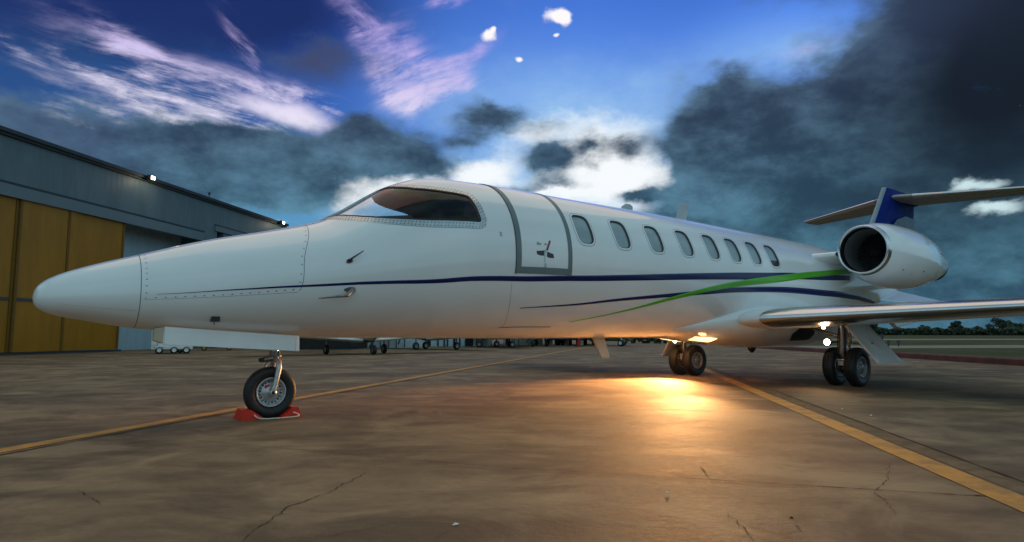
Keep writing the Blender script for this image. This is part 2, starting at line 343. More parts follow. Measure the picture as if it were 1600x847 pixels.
# ------------------------------------------------------------------ object helpers
def tag(o, label=None, cat=None, group=None, kind=None):
    for k, v in (('label', label), ('category', cat), ('group', group), ('kind', kind)):
        if v: o[k] = v
    return o
def empty(name, loc=(0, 0, 0), rz=0.0, **k):
    o = bpy.data.objects.new(name, None); SC.collection.objects.link(o); o.location = loc; o.rotation_euler[2] = rz
    o.empty_display_size = .1
    return tag(o, **k)
class MB:
    def __init__(s): s.v = []; s.f = []; s.mi = []; s.smooth = []
    def add(s, v, f, mi=0, smooth=False):
        b = len(s.v); s.v += [tuple(map(float, p)) for p in v]
        s.f += [tuple(b+i for i in q) for q in f]; s.mi += [mi]*len(f); s.smooth += [smooth]*len(f)
        return s
    def box(s, a, b, mi=0, bev=0):
        x0, y0, z0 = a; x1, y1, z1 = b
        v = [(x, y, z) for z in (z0, z1) for y in (y0, y1) for x in (x0, x1)]
        return s.add(v, [(0, 2, 3, 1), (4, 5, 7, 6), (0, 1, 5, 4), (2, 6, 7, 3), (0, 4, 6, 2), (1, 3, 7, 5)], mi)
    def hexa(s, v, mi=0):     # 8 points: bottom ring then top ring
        return s.add(v, [(3, 2, 1, 0), (4, 5, 6, 7), (0, 1, 5, 4), (1, 2, 6, 5), (2, 3, 7, 6), (3, 0, 4, 7)], mi)
    def tube(s, pts, rad, n=12, mi=0, caps=True):
        pts = [Vector(p) for p in pts]; rad = rad if isinstance(rad, (list, tuple)) else [rad]*len(pts)
        rings = []; up = None
        for i, p in enumerate(pts):
            d = (pts[min(i+1, len(pts)-1)]-pts[max(i-1, 0)]).normalized()
            if up is None: up = Vector((0, 0, 1)) if abs(d.z) < .9 else Vector((1, 0, 0))
            a = d.cross(up).normalized(); up = a.cross(d).normalized()
            rings.append([p + (a*math.cos(2*math.pi*k/n)+up*math.sin(2*math.pi*k/n))*rad[i] for k in range(n)])
        v = [q for r in rings for q in r]; f = []
        for i in range(len(rings)-1):
            for k in range(n):
                f.append((i*n+k, i*n+(k+1) % n, (i+1)*n+(k+1) % n, (i+1)*n+k))
        s.add(v, f, mi, True)
        if caps: s.add(rings[0], [tuple(range(n))[::-1]], mi); s.add(rings[-1], [tuple(range(n))], mi)
        return s
    def lathe(s, prof, c, axis='y', n=48, mi=0, smooth=True, closed=False):    # prof: (axial, radius)
        v = []
        for a, r in prof:
            for k in range(n):
                t = 2*math.pi*k/n; p, q = r*math.cos(t), r*math.sin(t)
                v.append({'y': (c[0]+p, c[1]+a, c[2]+q), 'x': (c[0]+a, c[1]+p, c[2]+q), 'z': (c[0]+p, c[1]+q, c[2]+a)}[axis])
        f = []; m = len(prof)
        for i in range(m if closed else m-1):
            j = (i+1) % m
            for k in range(n): f.append((i*n+k, i*n+(k+1) % n, j*n+(k+1) % n, j*n+k))
        return s.add(v, f, mi, smooth)
    def grid(s, P, mi=0, smooth=True, wrap=False, mask=None):
        a, b = P.shape[:2]; base = len(s.v)
        s.v += [tuple(map(float, q)) for q in P.reshape(-1, 3)]
        for i in range(a-1):
            for j in range(b if wrap else b-1):
                if mask is not None and not mask[i, j]: continue
                k = (j+1) % b
                s.f.append((base+i*b+j, base+i*b+k, base+(i+1)*b+k, base+(i+1)*b+j)); s.mi.append(mi); s.smooth.append(smooth)
        return s
    def build(s, name, mats, parent=None, bevel=0, clean=False, **k):
        me = bpy.data.meshes.new(name); me.from_pydata(s.v, [], s.f)
        for m in (mats if isinstance(mats, (list, tuple)) else [mats]): me.materials.append(M[m])
        me.polygons.foreach_set('material_index', s.mi); me.polygons.foreach_set('use_smooth', s.smooth)
        me.validate(); me.update()
        o = bpy.data.objects.new(name, me); SC.collection.objects.link(o)
        if clean:
            import bmesh
            bm = bmesh.new(); bm.from_mesh(me)
            used = [v for v in bm.verts if not v.link_faces]; bmesh.ops.delete(bm, geom=used, context='VERTS')
            bmesh.ops.remove_doubles(bm, verts=bm.verts, dist=1e-5); bm.to_mesh(me); bm.free()
        if bevel:
            md = o.modifiers.new('bevel', 'BEVEL'); md.width = bevel; md.segments = 2; md.limit_method = 'ANGLE'; md.angle_limit = math.radians(40)
        if parent:
            o.parent = parent
        return tag(o, **k)

# ================================================================== SETTING
A0 = np.array(G(1193, 545.5)); 
KDIR = np.array([17.03-28.47, -1.27-12.29]); KDIR = KDIR/np.linalg.norm(KDIR)     # the kerb's run
K0 = np.array([28.47, 12.29]); KN = np.array([KDIR[1], -KDIR[0]])                  # KN points away from the apron?
if KN[0] < 0: KN = -KN
def sheet(name, pts, z, m, label=None, **k):
    mb = MB(); mb.add([(p[0], p[1], z) for p in pts], [tuple(range(len(pts)))]); o = mb.build(name, m, **k); return o
# grass reaching the horizon, concrete apron over it
sheet('ground', [(-3000, -3000), (3000, -3000), (3000, 3000), (-3000, 3000)], -.012, 'grass', kind='structure')
far = K0 + np.array([KDIR[0], KDIR[1]])*-1.0
kA = K0 - KDIR*2.0; kB = K0 + KDIR*90
sheet('apron', [(-120, -90), tuple(kB), tuple(kA), (75, 66), (110, 150), (-120, 150)], 0.0, 'concrete', kind='structure')
# two concrete taxiways beyond the kerb
def strip_pts(c, d, half, a, b):
    n = np.array([-d[1], d[0]]); return [tuple(c+d*a-n*half), tuple(c+d*b-n*half), tuple(c+d*b+n*half), tuple(c+d*a+n*half)]
tdir = np.array([math.sin(YAW), -math.cos(YAW)]); tdir = tdir*.985 + np.array([math.cos(YAW), math.sin(YAW)])*.17; tdir /= np.linalg.norm(tdir)
mat('taxi', srgb(124, 116, 102), .8, var=.1, ramp_scale=.3)
c1 = np.array(G(1600, 541)); c2 = np.array(G(1600, 534.0)); c3 = np.array(G(1600, 530))
sheet('taxiway', strip_pts(c1, tdir, 3.6, -60, 90), -.004, 'taxi', kind='structure')
sheet('runway', strip_pts(c3, tdir, 9, -160, 250), -.004, 'taxi', kind='structure')
# kerb: long low red-brown upstand with a rounded top
mb = MB(); prof = [(-.02, 0), (0, .15), (.03, .18), (.22, .18), (.26, .15), (.28, 0)]
P = np.array([[(*(kA+KDIR*s+KN*(a-.02)), z-.01) for a, z in prof] for s in np.linspace(0, 92, 60)]); mb.grid(P, smooth=False)
mb.add([tuple(p) for p in P[0]], [tuple(range(6))])
mb.build('kerb', 'kerb_red', kind='structure')

def ribbon(name, pts, width, z, m, side=0.0, jitter=0.0, **k):
    pts = [np.array(p[:2], float) for p in pts]; mb = MB(); V = []
    for i, p in enumerate(pts):
        tp = max(.15, math.sin(math.pi*min(1, (i+.5)/len(pts)*1.0)))**.6 if 'crack' in name else 1
        d = pts[min(i+1, len(pts)-1)]-pts[max(i-1, 0)]; d /= np.linalg.norm(d); n = np.array([-d[1], d[0]])
        w = tp*width*(.75 if 'crack' in name else 1)*(1+RNG.uniform(-jitter, jitter))/2; c = p+n*side
        V += [(*(c-n*w), z), (*(c+n*w), z)]
    mb.add(V, [(2*i, 2*i+1, 2*i+3, 2*i+2) for i in range(len(pts)-1)]); return mb.build(name, m, **k)
def lerp_pts(a, b, n): return [tuple(np.array(a)*(1-t)+np.array(b)*t) for t in np.linspace(0, 1, n)]
LA, LB = np.array([-1.9, -.67]), np.array([11.47, 10.36]); ld = (LB-LA)/np.linalg.norm(LB-LA)
tagline = lambda o: o
ribbon('taxi_line', lerp_pts(LA-ld*14, LB+ld*22, 40), .15, .004, 'line', kind='structure')
RA, RB = np.array(G(1300, 662)), np.array(G(1600, 789)); rd = (RB-RA)/np.linalg.norm(RB-RA)
ribbon('taxi_line', lerp_pts(RA-rd*11, RB+rd*8, 40), .165, .004, 'line', kind='structure')
mat('joint', (.045, .034, .024), .9, spec=.15); mat('tar', (.15, .108, .064), .9, spec=.12, var=.3, ramp_scale=6)
def wob(a, b, n, amp):
    p = lerp_pts(a, b, n); d = np.array(b)-np.array(a); d = d/np.linalg.norm(d); nn = np.array([-d[1], d[0]])
    w = np.cumsum(RNG.randn(n))*amp; w -= np.linspace(w[0], w[-1], n)
    return [tuple(np.array(q)+nn*w[i]) for i, q in enumerate(p)]
nl = np.array([-ld[1], ld[0]]); nr = np.array([-rd[1], rd[0]])
ribbon('slab_joint', wob(LA-ld*14-nl*.15, LB+ld*22-nl*.15, 160, .0012), .018, .0035, 'joint', jitter=.6, kind='structure')
ribbon('slab_joint', wob(RA-rd*11+nr*.26, RB+rd*8+nr*.26, 160, .002), .016, .0035, 'joint', jitter=.7, kind='structure')
ribbon('tar_band', wob(RA-rd*11+nr*.18, RB+rd*8+nr*.18, 80, .001), .14, .002, 'tar', kind='structure')
pd = np.array([1.35, -1.8]); pd /= np.linalg.norm(pd)
for a, b, wd in (((.41, -3.1), (1.80, -4.95), .008), ((-.8, -1.0), (.41, -3.1), .004), ((3.04, -1.21), (3.93, -2.75), .006), ((1.0, 1.45), (3.04, -1.21), .005), ((1.76, -4.9), (2.1, -5.35), .014)):
    ribbon('slab_joint', wob(a, b, 60, .0012), wd, .0035, 'joint', jitter=.7, kind='structure')
def crack(px, w=.007):
    P = [np.array(G(*p)) for p in px]; out = []
    for a, b in zip(P[:-1], P[1:]):
        n = max(6, int(np.linalg.norm(b-a)/.02)); q = wob(a, b, n, .0065); out += q[:-1]
    out.append(tuple(P[-1])); ribbon('pavement_crack', out, w, .003, 'joint', jitter=.9, kind='structure')
crack([(585, 727), (550, 750), (515, 770), (455, 790), (420, 815), (385, 840), (350, 870)], .006)
crack([(460, 702), (500, 708), (530, 712)], .004)
crack([(585, 727), (640, 722)], .003)
crack([(120, 765), (140, 778), (155, 792)], .006)
crack([(1098, 728), (1102, 738), (1112, 746)], .006)
crack([(1390, 722), (1384, 742), (1380, 757), (1366, 770), (1385, 785), (1400, 806)], .005)
crack([(1135, 802), (1152, 815), (1165, 828), (1176, 845)], .006)
crack([(410, 846), (520, 838), (570, 828), (640, 815)], .003)
mat('fleck', (.8, .76, .66), .4)
for p, s in (((711, 822), .018), ((1043, 771), .012), ((1361, 650), .02), ((1316, 640), .014), ((1237, 812), .012)):
    g = G(*p); a = random.random()*3; mb = MB(); n = 7
    ring = [(g[0]+s*random.uniform(.5, 1.2)*math.cos(a+2*math.pi*k/n), g[1]+s*random.uniform(.3, .8)*math.sin(a+2*math.pi*k/n), .006) for k in range(n)]
    mb.add(ring+[(g[0], g[1], .014)], [(k, (k+1) % n, n) for k in range(n)]); 
    o = mb.build('pebble', 'fleck' if p[0] != 1237 else 'joint')
    tag(o, {711: 'pale pebble on bare concrete near the long crack at the picture foot', 1043: 'pale pebble on the orange lit concrete in the foreground', 1361: 'pale pebble on dark concrete right of the yellow line',
            1316: 'small pale pebble furthest back on the concrete right of the yellow line', 1237: 'dark chip of stone on the concrete in the foreground'}[p[0]], 'pebble')

# ---- left hangar (local x runs along the wall, local y goes into the building)
H0 = Vector((-2.43, 22.71, 0)); H1 = Vector((1.588, 26.605, 0)); hd = (H1-H0).normalized(); hrz = math.atan2(hd.y, hd.x)
def hx(px):      # along-wall coordinate of a picture column
    d = ray(px, 500); t = ((H0.x-CX)*hd.y-(H0.y-CY)*hd.x)/(d.x*hd.y-d.y*hd.x)
    return (Vector((CX+t*d.x, CY+t*d.y, 0))-H0).dot(hd)
hg = empty('hangar', H0, hrz, label='large grey metal hangar with yellow sliding doors behind the jet nose', cat='hangar')
xl, xdoor, xend, xop, xcorner = -26, hx(190), hx(312), hx(333), hx(438)
HT_, HB_ = 7.76, 5.66
mb = MB()
mb.box((xl, 0, HB_), (xend, .35, HT_)); mb.box((xend, 0, 0), (xop, .35, HT_)); mb.box((xop, 0, 6.35), (xcorner, .35, HT_)); mb.box((xop+.62, 0.02, 0), (xcorner, .352, 6.35))
mb.box((xcorner-.35, .353, 0), (xcorner-.002, 30, HT_-.003))
mb.build('wall', 'hangar_sheet', hg)
mb = MB(); mb.box((xl, -.12, HT_), (xcorner+.2, .6, HT_+.10)); mb.box((xl, -.20, HT_+.10), (xcorner+.3, 30, HT_+.24)); mb.build('roof', 'hangar_trim', hg)
mb = MB(); mb.box((xl, -.045, HB_-.02), (xend, -.003, HB_+.42)); mb.box((xop-.25, -.07, 6.33), (xcorner-.1, -.003, 6.62)); mb.build('door_header', 'hangar_grey', hg)
mb = MB(); mb.box((xl, -.055, HB_+.425), (xend+.02, -.003, HB_+.50)); mb.box((xop-.27, -.08, 6.625), (xcorner-.1, -.003, 6.68)); mb.build('header_flashing', 'hangar_trim', hg)
mb = MB(); mb.box((xl, 1.5, 0), (xend+.3, 1.7, HB_+1)); mb.build('inner_wall', 'hangar_sheet_pale', hg)
mb = MB(); mb.box((xl, .36, HB_+.3), (xend+.3, 1.5, HB_+.36)); mb.build('soffit', 'hangar_trim', hg)
mb = MB(); mb.box((xop+.0, .5, 0), (xop+.7, .6, 6.35)); mb.build('opening_dark', 'black', hg)  # black sheet painted to stand for the dark inside the open bay
edges = [xl, -22, -17.5, -13, -8.6, hx(-120), hx(20), hx(102), xdoor]
for i in range(len(edges)-1):
    a, b = edges[i], edges[i+1]
    y = .06 + .06*(i % 2)
    mb = MB(); mb.box((a+.02, y, .10), (b+(.25 if i < len(edges)-2 else 0), y+.11, HB_+.02))
    d = mb.build('sliding_door', 'yellow_sheet', hg)
    for x in (a+.05, (b-.06)):
        mb = MB(); mb.box((x-.05, y-.035, .10), (x+.05, y-.002, HB_-.04)); mb.build('door_rail', 'door_rail', d)
    mb = MB(); mb.box((a+.11, y-.03, 1.95), (b-.12, y-.002, 2.06)); mb.build('door_seam', 'seam', d)
mb = MB(); mb.box((xl, -.02, 0), (xdoor+.05, .40, .085)); mb.build('door_track', 'hangar_trim', hg)
mb = MB(); g = hx(323); mb.tube([(g, .2, HT_+.2), (g, .2, HT_+.52)], .02); mb.lathe([(0, .001), (.02, .06), (.12, .06), (.14, .001)], (g, .2, HT_+.5), 'z', 12); mb.build('roof_vent', 'black', hg)
LIGHTW = []
for i, px in enumerate((218, 433)):
    g = hx(px-6); z0 = HT_-.06
    loc = H0 + hd*g + Vector((hd.y, -hd.x, 0))*.36 + Vector((0, 0, z0+.10))
    lp = empty('flood_lamp', loc, hrz, label=('lit flood lamp on the hangar eave above the yellow doors', 'lit flood lamp on the far end of the hangar eave just above the jet nose')[i], cat='lamp', group='flood lamps on the hangar eave')
    mb = MB(); mb.box((-.17, -.10, -.02), (.17, .10, .22)); mb.box((-.03, .101, .02), (.03, .48, .06)); mb.build('housing', 'dark_metal', lp, bevel=.02)
    mb = MB(); mb.box((-.11, -.125, 0.02), (.11, -.102, .17)); mb.build('lens', 'lamp_white', lp, bevel=.008)
    light('flood_beam', 'POINT', loc+Vector((hd.y, -hd.x, 0))*.35+Vector((0, 0, -.05)), 14, (1, .85, .6), shadow_soft_size=.1)

# ================================================================== THE JET
TAB = [(-1.785,1.03,1.03,1.03,.001),(-1.775,1.083,1.03,.985,.066),(-1.735,1.143,1.03,.938,.128),(-1.65,1.203,1.033,.899,.195),(-1.50,1.27,1.04,.868,.25),(-1.10,1.408,1.07,.80,.36),
(-.60,1.57,1.12,.755,.49),(-.10,1.70,1.20,.733,.60),(.36,1.835,1.28,.72,.69),(.60,1.965,1.33,.717,.73),(1.05,2.255,1.42,.715,.79),
(1.25,2.35,1.46,.715,.81),(1.40,2.40,1.49,.71,.825),(1.70,2.44,1.54,.71,.845),(2.20,2.455,1.58,.705,.86),(3.0,2.455,1.60,.70,.865),
(5.0,2.455,1.60,.70,.865),(7.0,2.425,1.60,.70,.865),(8.2,2.40,1.62,.71,.86),(9.2,2.38,1.66,.78,.82),(10.2,2.28,1.74,.93,.73),
(11.2,2.22,1.84,1.14,.60),(12.2,2.20,1.90,1.38,.45),(13.2,2.18,1.98,1.65,.30),(14.2,2.14,2.02,1.88,.15),(14.7,2.08,2.04,2.02,.03)]
FTAB = [(4.9,.93,.84,.75,.40),(5.4,1.0,.86,.705,.52),(5.9,1.15,.92,.655,.66),(6.4,1.25,.97,.61,.80),(7.0,1.3,1.0,.56,.90),(7.7,1.3,1.0,.53,.94),
(8.7,1.28,1.0,.53,.92),(9.3,1.25,1.0,.59,.84),(9.9,1.2,1.02,.74,.66),(10.5,1.2,1.05,.92,.45),(11,1.2,1.1,1.02,.3)]
def pchip(xs, ys, x):
    xs = np.array(xs, float); ys = np.array(ys, float); h = np.diff(xs); d = np.diff(ys)/h; m = np.zeros(len(xs))
    for i in range(1, len(xs)-1):
        if d[i-1]*d[i] > 0:
            w1 = 2*h[i]+h[i-1]; w2 = h[i]+2*h[i-1]; m[i] = (w1+w2)/(w1/d[i-1]+w2/d[i])
    m[0] = d[0]; m[-1] = d[-1]
    i = np.clip(np.searchsorted(xs, x)-1, 0, len(xs)-2); t = (x-xs[i])/h[i]
    return (2*t**3-3*t**2+1)*ys[i]+(t**3-2*t**2+t)*h[i]*m[i]+(-2*t**3+3*t**2)*ys[i+1]+(t**3-t**2)*h[i]*m[i+1]
def surf(tab, n=2/2.1):
    xs = [r[0] for r in tab]
    def raw(x, t):
        top, mid, bot, w = [pchip(xs, [r[k] for r in tab], x) for k in (1, 2, 3, 4)]
        c, s = np.cos(t), np.sin(t)
        return np.stack([x+0*t, -w*np.sign(s)*np.abs(s)**n, mid+np.where(c > 0, top-mid, mid-bot)*np.sign(c)*np.abs(c)**n], -1)
    def f(x, t, off=0.0):
        x = np.asarray(x, float); t = np.asarray(t, float); x, t = np.broadcast_arrays(x, t); p = raw(x, t)
        if np.any(off):
            e = 2e-3; a = raw(x+e, t)-raw(x-e, t); b = raw(x, t+e)-raw(x, t-e); nn = np.cross(a, b); L = np.linalg.norm(nn, axis=-1, keepdims=True); nn = nn/np.maximum(L, 1e-12)
            mid = pchip(xs, [r[2] for r in tab], x); cen = np.stack([x, 0*x, mid], -1)
            nn = nn*np.sign(((p-cen)*nn).sum(-1))[..., None]
            p = p + nn*np.asarray(off)[..., None] if np.ndim(off) else p+nn*off
        return p
    return f
S = surf(TAB); F = surf(FTAB)
K = .84      # metres per radian round the section (for flat working of outlines)
def smooth_poly(P, n=12, closed=True):
    P = np.array(P, float); m = len(P); out = []
    for i in range(m if closed else m-1):
        a, b, c, d = P[(i-1) % m], P[i], P[(i+1) % m], P[(i+2) % m]
        if not closed:
            if i == 0: a = P[0]
            if i == m-2: d = P[-1]
        for t in np.linspace(0, 1, n, endpoint=False):
            out.append(.5*((2*b)+(c-a)*t+(2*a-5*b+4*c-d)*t*t+(3*b-a-3*c+d)*t**3))
    if not closed: out.append(P[-1])
    return np.array(out)
def offset(P, d):      # P in metric (x, s) plane
    e = np.roll(P, -1, 0)-np.roll(P, 1, 0); e /= np.linalg.norm(e, axis=1, keepdims=True)
    n = np.stack([e[:, 1], -e[:, 0]], 1); area = .5*np.sum(P[:, 0]*np.roll(P[:, 1], -1)-np.roll(P[:, 0], -1)*P[:, 1])
    return P+n*d*(1 if area > 0 else -1)
def inside(P, x, y):
    r = np.zeros(np.shape(x), bool)
    for (x0, y0), (x1, y1) in zip(P, np.roll(P, -1, 0)):
        if y0 == y1: continue
        r ^= ((y0 > y) != (y1 > y)) & (x < (x1-x0)*(y-y0)/(y1-y0)+x0)
    return r
def rounded(pts, r, n=6):
    pts = [np.array(p, float) for p in pts]; out = []
    for i, p in enumerate(pts):
        a = pts[i-1]-p; b = pts[(i+1) % len(pts)]-p
        ri = min(r, .45*np.linalg.norm(a), .45*np.linalg.norm(b)); A = p+a/np.linalg.norm(a)*ri; B = p+b/np.linalg.norm(b)*ri
        for t in np.linspace(0, 1, n): out.append((1-t)**2*A+2*t*(1-t)*p+t*t*B)
    P = np.array(out)
    # resample evenly
    Q = np.vstack([P, P[:1]]); L = np.r_[0, np.cumsum(np.linalg.norm(np.diff(Q, axis=0), axis=1))]; u = np.linspace(0, L[-1], 161)[:-1]
    return np.stack([np.interp(u, L, Q[:, 0]), np.interp(u, L, Q[:, 1])], 1)
def ring(mb, A, B, oa, ob, mi=0, f=S, tmin=None):
    a, b = A.copy(), B.copy()
    ta, tb = a[:, 1]/K, b[:, 1]/K
    if tmin is not None: ta = np.maximum(ta, tmin); tb = np.maximum(tb, tmin)
    Pa = f(a[:, 0], ta, oa); Pb = f(b[:, 0], tb, ob)
    mb.grid(np.stack([np.vstack([Pa, Pa[:1]]), np.vstack([Pb, Pb[:1]])], 0), mi); return mb
met = lambda L: np.array([(x, t*K) for x, t in L])
GLASS = rounded(met([(.455, .035), (.765, .035), (1.045, .04), (1.065, .16), (1.105, .36), (1.208, .55), (1.347, .668), (1.475, .732), (1.60, .775), (1.735, .825), (1.765, .98), (1.785, 1.215), (1.662, 1.205), (1.514, 1.189), (1.366, 1.167), (1.228, 1.134), (1.10, 1.087), (.972, 1.022), (.853, .937), (.745, .827), (.646, .693), (.558, .52), (.488, .276)]), .03, 4)
WX = [3.198, 3.815, 4.430, 5.035, 5.610, 6.125, 6.640, 7.130]
def winpoly(x): return rounded(met([(x-.13, .935), (x+.115, .935), (x+.13, 1.385), (x-.10, 1.385), (x-.135, 1.2)]), .095)
WINS = [winpoly(x) for x in WX]
jet = empty('business_jet', (0, 0, 0), 0, label='white twin engine business jet with blue and green side stripes parked on the apron', cat='airplane')

def body_mesh(x0, x1, off=0.0, holes=True, xs=None):
    xs = np.array(xs)
    tp = np.r_[np.arange(0, math.pi, .018), math.pi]; ts = np.linspace(math.pi, 2*math.pi, 90)[1:-1]
    t = np.r_[tp, ts]; P = S(xs[:, None], t[None, :], off)
    xc = (xs[:-1, None]+xs[1:, None])/2; t2 = np.r_[t, 2*math.pi]; tcn = ((t2[:-1]+t2[1:])/2)[None, :]
    tm = np.where(tcn > math.pi, 2*math.pi-tcn, tcn); port = tcn < math.pi
    mask = np.ones((len(xs)-1, len(t)), bool)
    if holes:
        XC = np.broadcast_to(xc, mask.shape); SCc = np.broadcast_to(tm, mask.shape)*K
        mask &= ~inside(offset(GLASS, .022), XC, SCc)
        for w in WINS: mask &= ~(inside(offset(w, .009), XC, SCc) & port)
    return MB().grid(P, wrap=True, mask=mask)
xr = np.r_[-1.785+.07*np.linspace(0, 1, 16)**2.2, np.linspace(-1.70, -1.116, 30)]
mb = body_mesh(0, 0, holes=False, xs=xr); mb.build('nose_cone', 'white_paint', jet, clean=True)
xf = np.r_[np.linspace(-1.112, .36, 70), np.arange(.372, 1.95, .012), np.linspace(1.96, 3.0, 40), np.arange(3.01, 7.35, .012), np.linspace(7.4, 14.7, 120)]
mb = body_mesh(0, 0, xs=xf); fus = mb.build('fuselage', 'white_paint', jet, clean=True)
# inside of the cockpit
mb = body_mesh(0, 0, -.055, xs=np.r_[np.linspace(.42, 2.05, 90)]); 
ci = mb.build('cockpit_lining', 'interior', jet, clean=True)
mb = MB(); P = S(np.full(60, 2.05), np.linspace(0, 2*math.pi, 60, endpoint=False), -.05); mb.add([tuple(p) for p in P], [tuple(range(60))])
mb.box((.5, -.66, 1.20), (2.04, .66, 1.24))
mb.hexa([(.62, -.50, 1.60), (1.18, -.62, 1.66), (1.18, .62, 1.66), (.62, .50, 1.60), (.66, -.42, 1.86), (1.10, -.60, 1.90), (1.10, .60, 1.90), (.66, .42, 1.86)])
mb.build('instrument_panel', 'black', jet)
for s in (-1, 1):
    mb = MB(); mb.box((1.52, s*.36-.21, 1.24), (1.95, s*.36+.21, 1.48)); mb.hexa([(1.84, s*.36-.2, 1.48), (1.98, s*.36-.2, 1.48), (1.98, s*.36+.2, 1.48), (1.84, s*.36+.2, 1.48), (1.93, s*.36-.17, 2.0), (2.02, s*.36-.17, 2.0), (2.02, s*.36+.17, 2.0), (1.93, s*.36+.17, 2.0)])
    mb.hexa([(1.9, s*.36-.1, 2.02), (2.01, s*.36-.1, 2.02), (2.01, s*.36+.1, 2.02), (1.9, s*.36+.1, 2.02), (1.92, s*.36-.09, 2.18), (2.01, s*.36-.09, 2.18), (2.01, s*.36+.09, 2.18), (1.92, s*.36+.09, 2.18)])
    mb.build('pilot_seat', 'seat_leather', jet, bevel=.03)
# windscreens (both sides) with riveted frames
def mir(mb, sgn):
    if sgn > 0: mb.v = [(x, -y, z) for x, y, z in mb.v]; mb.f = [tuple(reversed(q)) for q in mb.f]
    return mb
for sgn in (-1, 1):
    mb = MB(); xs = np.arange(.40, 1.86, .012); ts = np.arange(.02, 1.3, .015)
    XC, TC = np.meshgrid((xs[:-1]+xs[1:])/2, (ts[:-1]+ts[1:])/2, indexing='ij')
    mb.grid(S(xs[:, None], ts[None, :], -.006), mask=inside(offset(GLASS, .014), XC, TC*K))
    ws = mir(mb, sgn).build('windshield', 'glass', jet, clean=True)
    mb = MB(); o1 = offset(GLASS, .072); ring(mb, GLASS, o1, .003, .003, tmin=.010); ring(mb, o1, offset(GLASS, .076), .003, 0.0, tmin=.008)
    ring(mb, GLASS, GLASS, .003, -.03)
    fr = mir(mb, sgn).build('window_frame', 'alloy', ws)
    mb = MB(); ring(mb, offset(GLASS, -.012), offset(GLASS, .006), .0045, .0045, tmin=.012); mir(mb, sgn).build('gasket', 'black', ws)
    mb = MB()
    for dd, st in ((.026, 2), (.056, 2)):
        o = offset(GLASS, dd); Q = np.vstack([o, o[:1]]); L = np.r_[0, np.cumsum(np.linalg.norm(np.diff(Q, axis=0), axis=1))]
        for u in np.arange(0, L[-1], .038):
            x, s_ = np.interp(u, L, Q[:, 0]), np.interp(u, L, Q[:, 1])
            if s_/K < .03: continue
            a = np.linspace(0, 2*math.pi, 7)[:-1]; pp = S(x+.0058*np.cos(a), (s_+.0058*np.sin(a))/K, .0050); mb.add([tuple(p) for p in pp], [tuple(range(6))])
    mir(mb, sgn).build('rivet_row', 'rivet', ws)
# cabin windows
for i, (x, w) in enumerate(zip(WX, WINS)):
    xs = np.arange(x-.17, x+.17, .012); ts = np.arange(.88, 1.44, .014); XC, TC = np.meshgrid((xs[:-1]+xs[1:])/2, (ts[:-1]+ts[1:])/2, indexing='ij')
    mb = MB(); mb.grid(S(xs[:, None], ts[None, :], -.020), mask=inside(offset(w, .012), XC, TC*K))
    if i == 7:
        cnt = inside(offset(w, .012), XC, TC*K); mb.mi = [1 if TC.reshape(-1)[k] > 1.26 else 0 for k in np.flatnonzero(cnt.reshape(-1))]
    pn = mb.build('cabin_window', ['door_glass', 'blind_dark'], jet, clean=False)
    if i == 7: pn['label'] = 'cabin window with its blind half drawn and its foot dark'
    mb = MB(); ring(mb, w, offset(w, .020), .0025, .0025); ring(mb, offset(w, .020), offset(w, .0225), .0025, 0.0005); mb.build('window_frame', 'white_paint', pn)
    mb = MB(); ring(mb, offset(w, -.012), w, -.012, .0026); ring(mb, offset(w, -.012), offset(w, -.012), -.012, -.025); ring(mb, offset(w, .0225), offset(w, .0265), .0012, .0012); mb.build('gasket', 'seam', pn)
# strips that lie on the skin
def band(xs, ts, w, off, f=S, n=160, x0=None, x1=None):
    xs = np.array(xs); x = np.linspace(x0 or xs[0], x1 or xs[-1], n); t = pchip(xs, ts, x); ww = np.interp(x, xs, w) if np.ndim(w) else np.full(n, w)
    d = np.gradient(t*K, x); c = np.sqrt(1+d*d)
    rows = [f(x, t+k*ww/2*c/K, off) for k in (-1, -.5, 0, .5, 1)]
    e = [f(x, t+k*(ww/2+.0012)*c/K, 0.0005) for k in (-1, 1)]
    return MB().grid(np.stack([e[0]]+rows+[e[1]], 0))
band([-1.011,-.636,-.212,.084,.469,.755,1.396,2.145,3.033,4.078,5.193,6.544,7.797,9.118,9.6], [1.614,1.614,1.655,1.69,1.735,1.775,1.842,1.85,1.811,1.74,1.661,1.583,1.52,1.512,1.515],
     [.002,.010,.022,.027,.032,.035,.044,.050,.056,.064,.072,.084,.09,.09,.09], .003).build('side_stripe', 'navy_paint', jet)['label'] = 'long dark blue stripe running the whole side'
band([2.362,3.141,3.723,4.729,5.37,6.238,7.422,8.881,9.887,10.8,11.455], [2.236,2.157,2.071,1.953,1.882,1.803,1.756,1.803,1.921,2.15,2.394],
     [.004,.020,.030,.046,.054,.066,.078,.090,.095,.09,.06], .0045).build('side_stripe', 'navy_paint', jet)['label'] = 'lower dark blue stripe curving down at the tail'
band([3.191,4.108,4.749,5.499,6.228,7.225,8.201,9.73], [2.457,2.189,2.0,1.827,1.701,1.583,1.472,1.339],
     [.002,.022,.042,.062,.074,.086,.095,.10], .006).build('side_stripe', 'green_paint', jet)['label'] = 'green stripe sweeping up towards the engine'
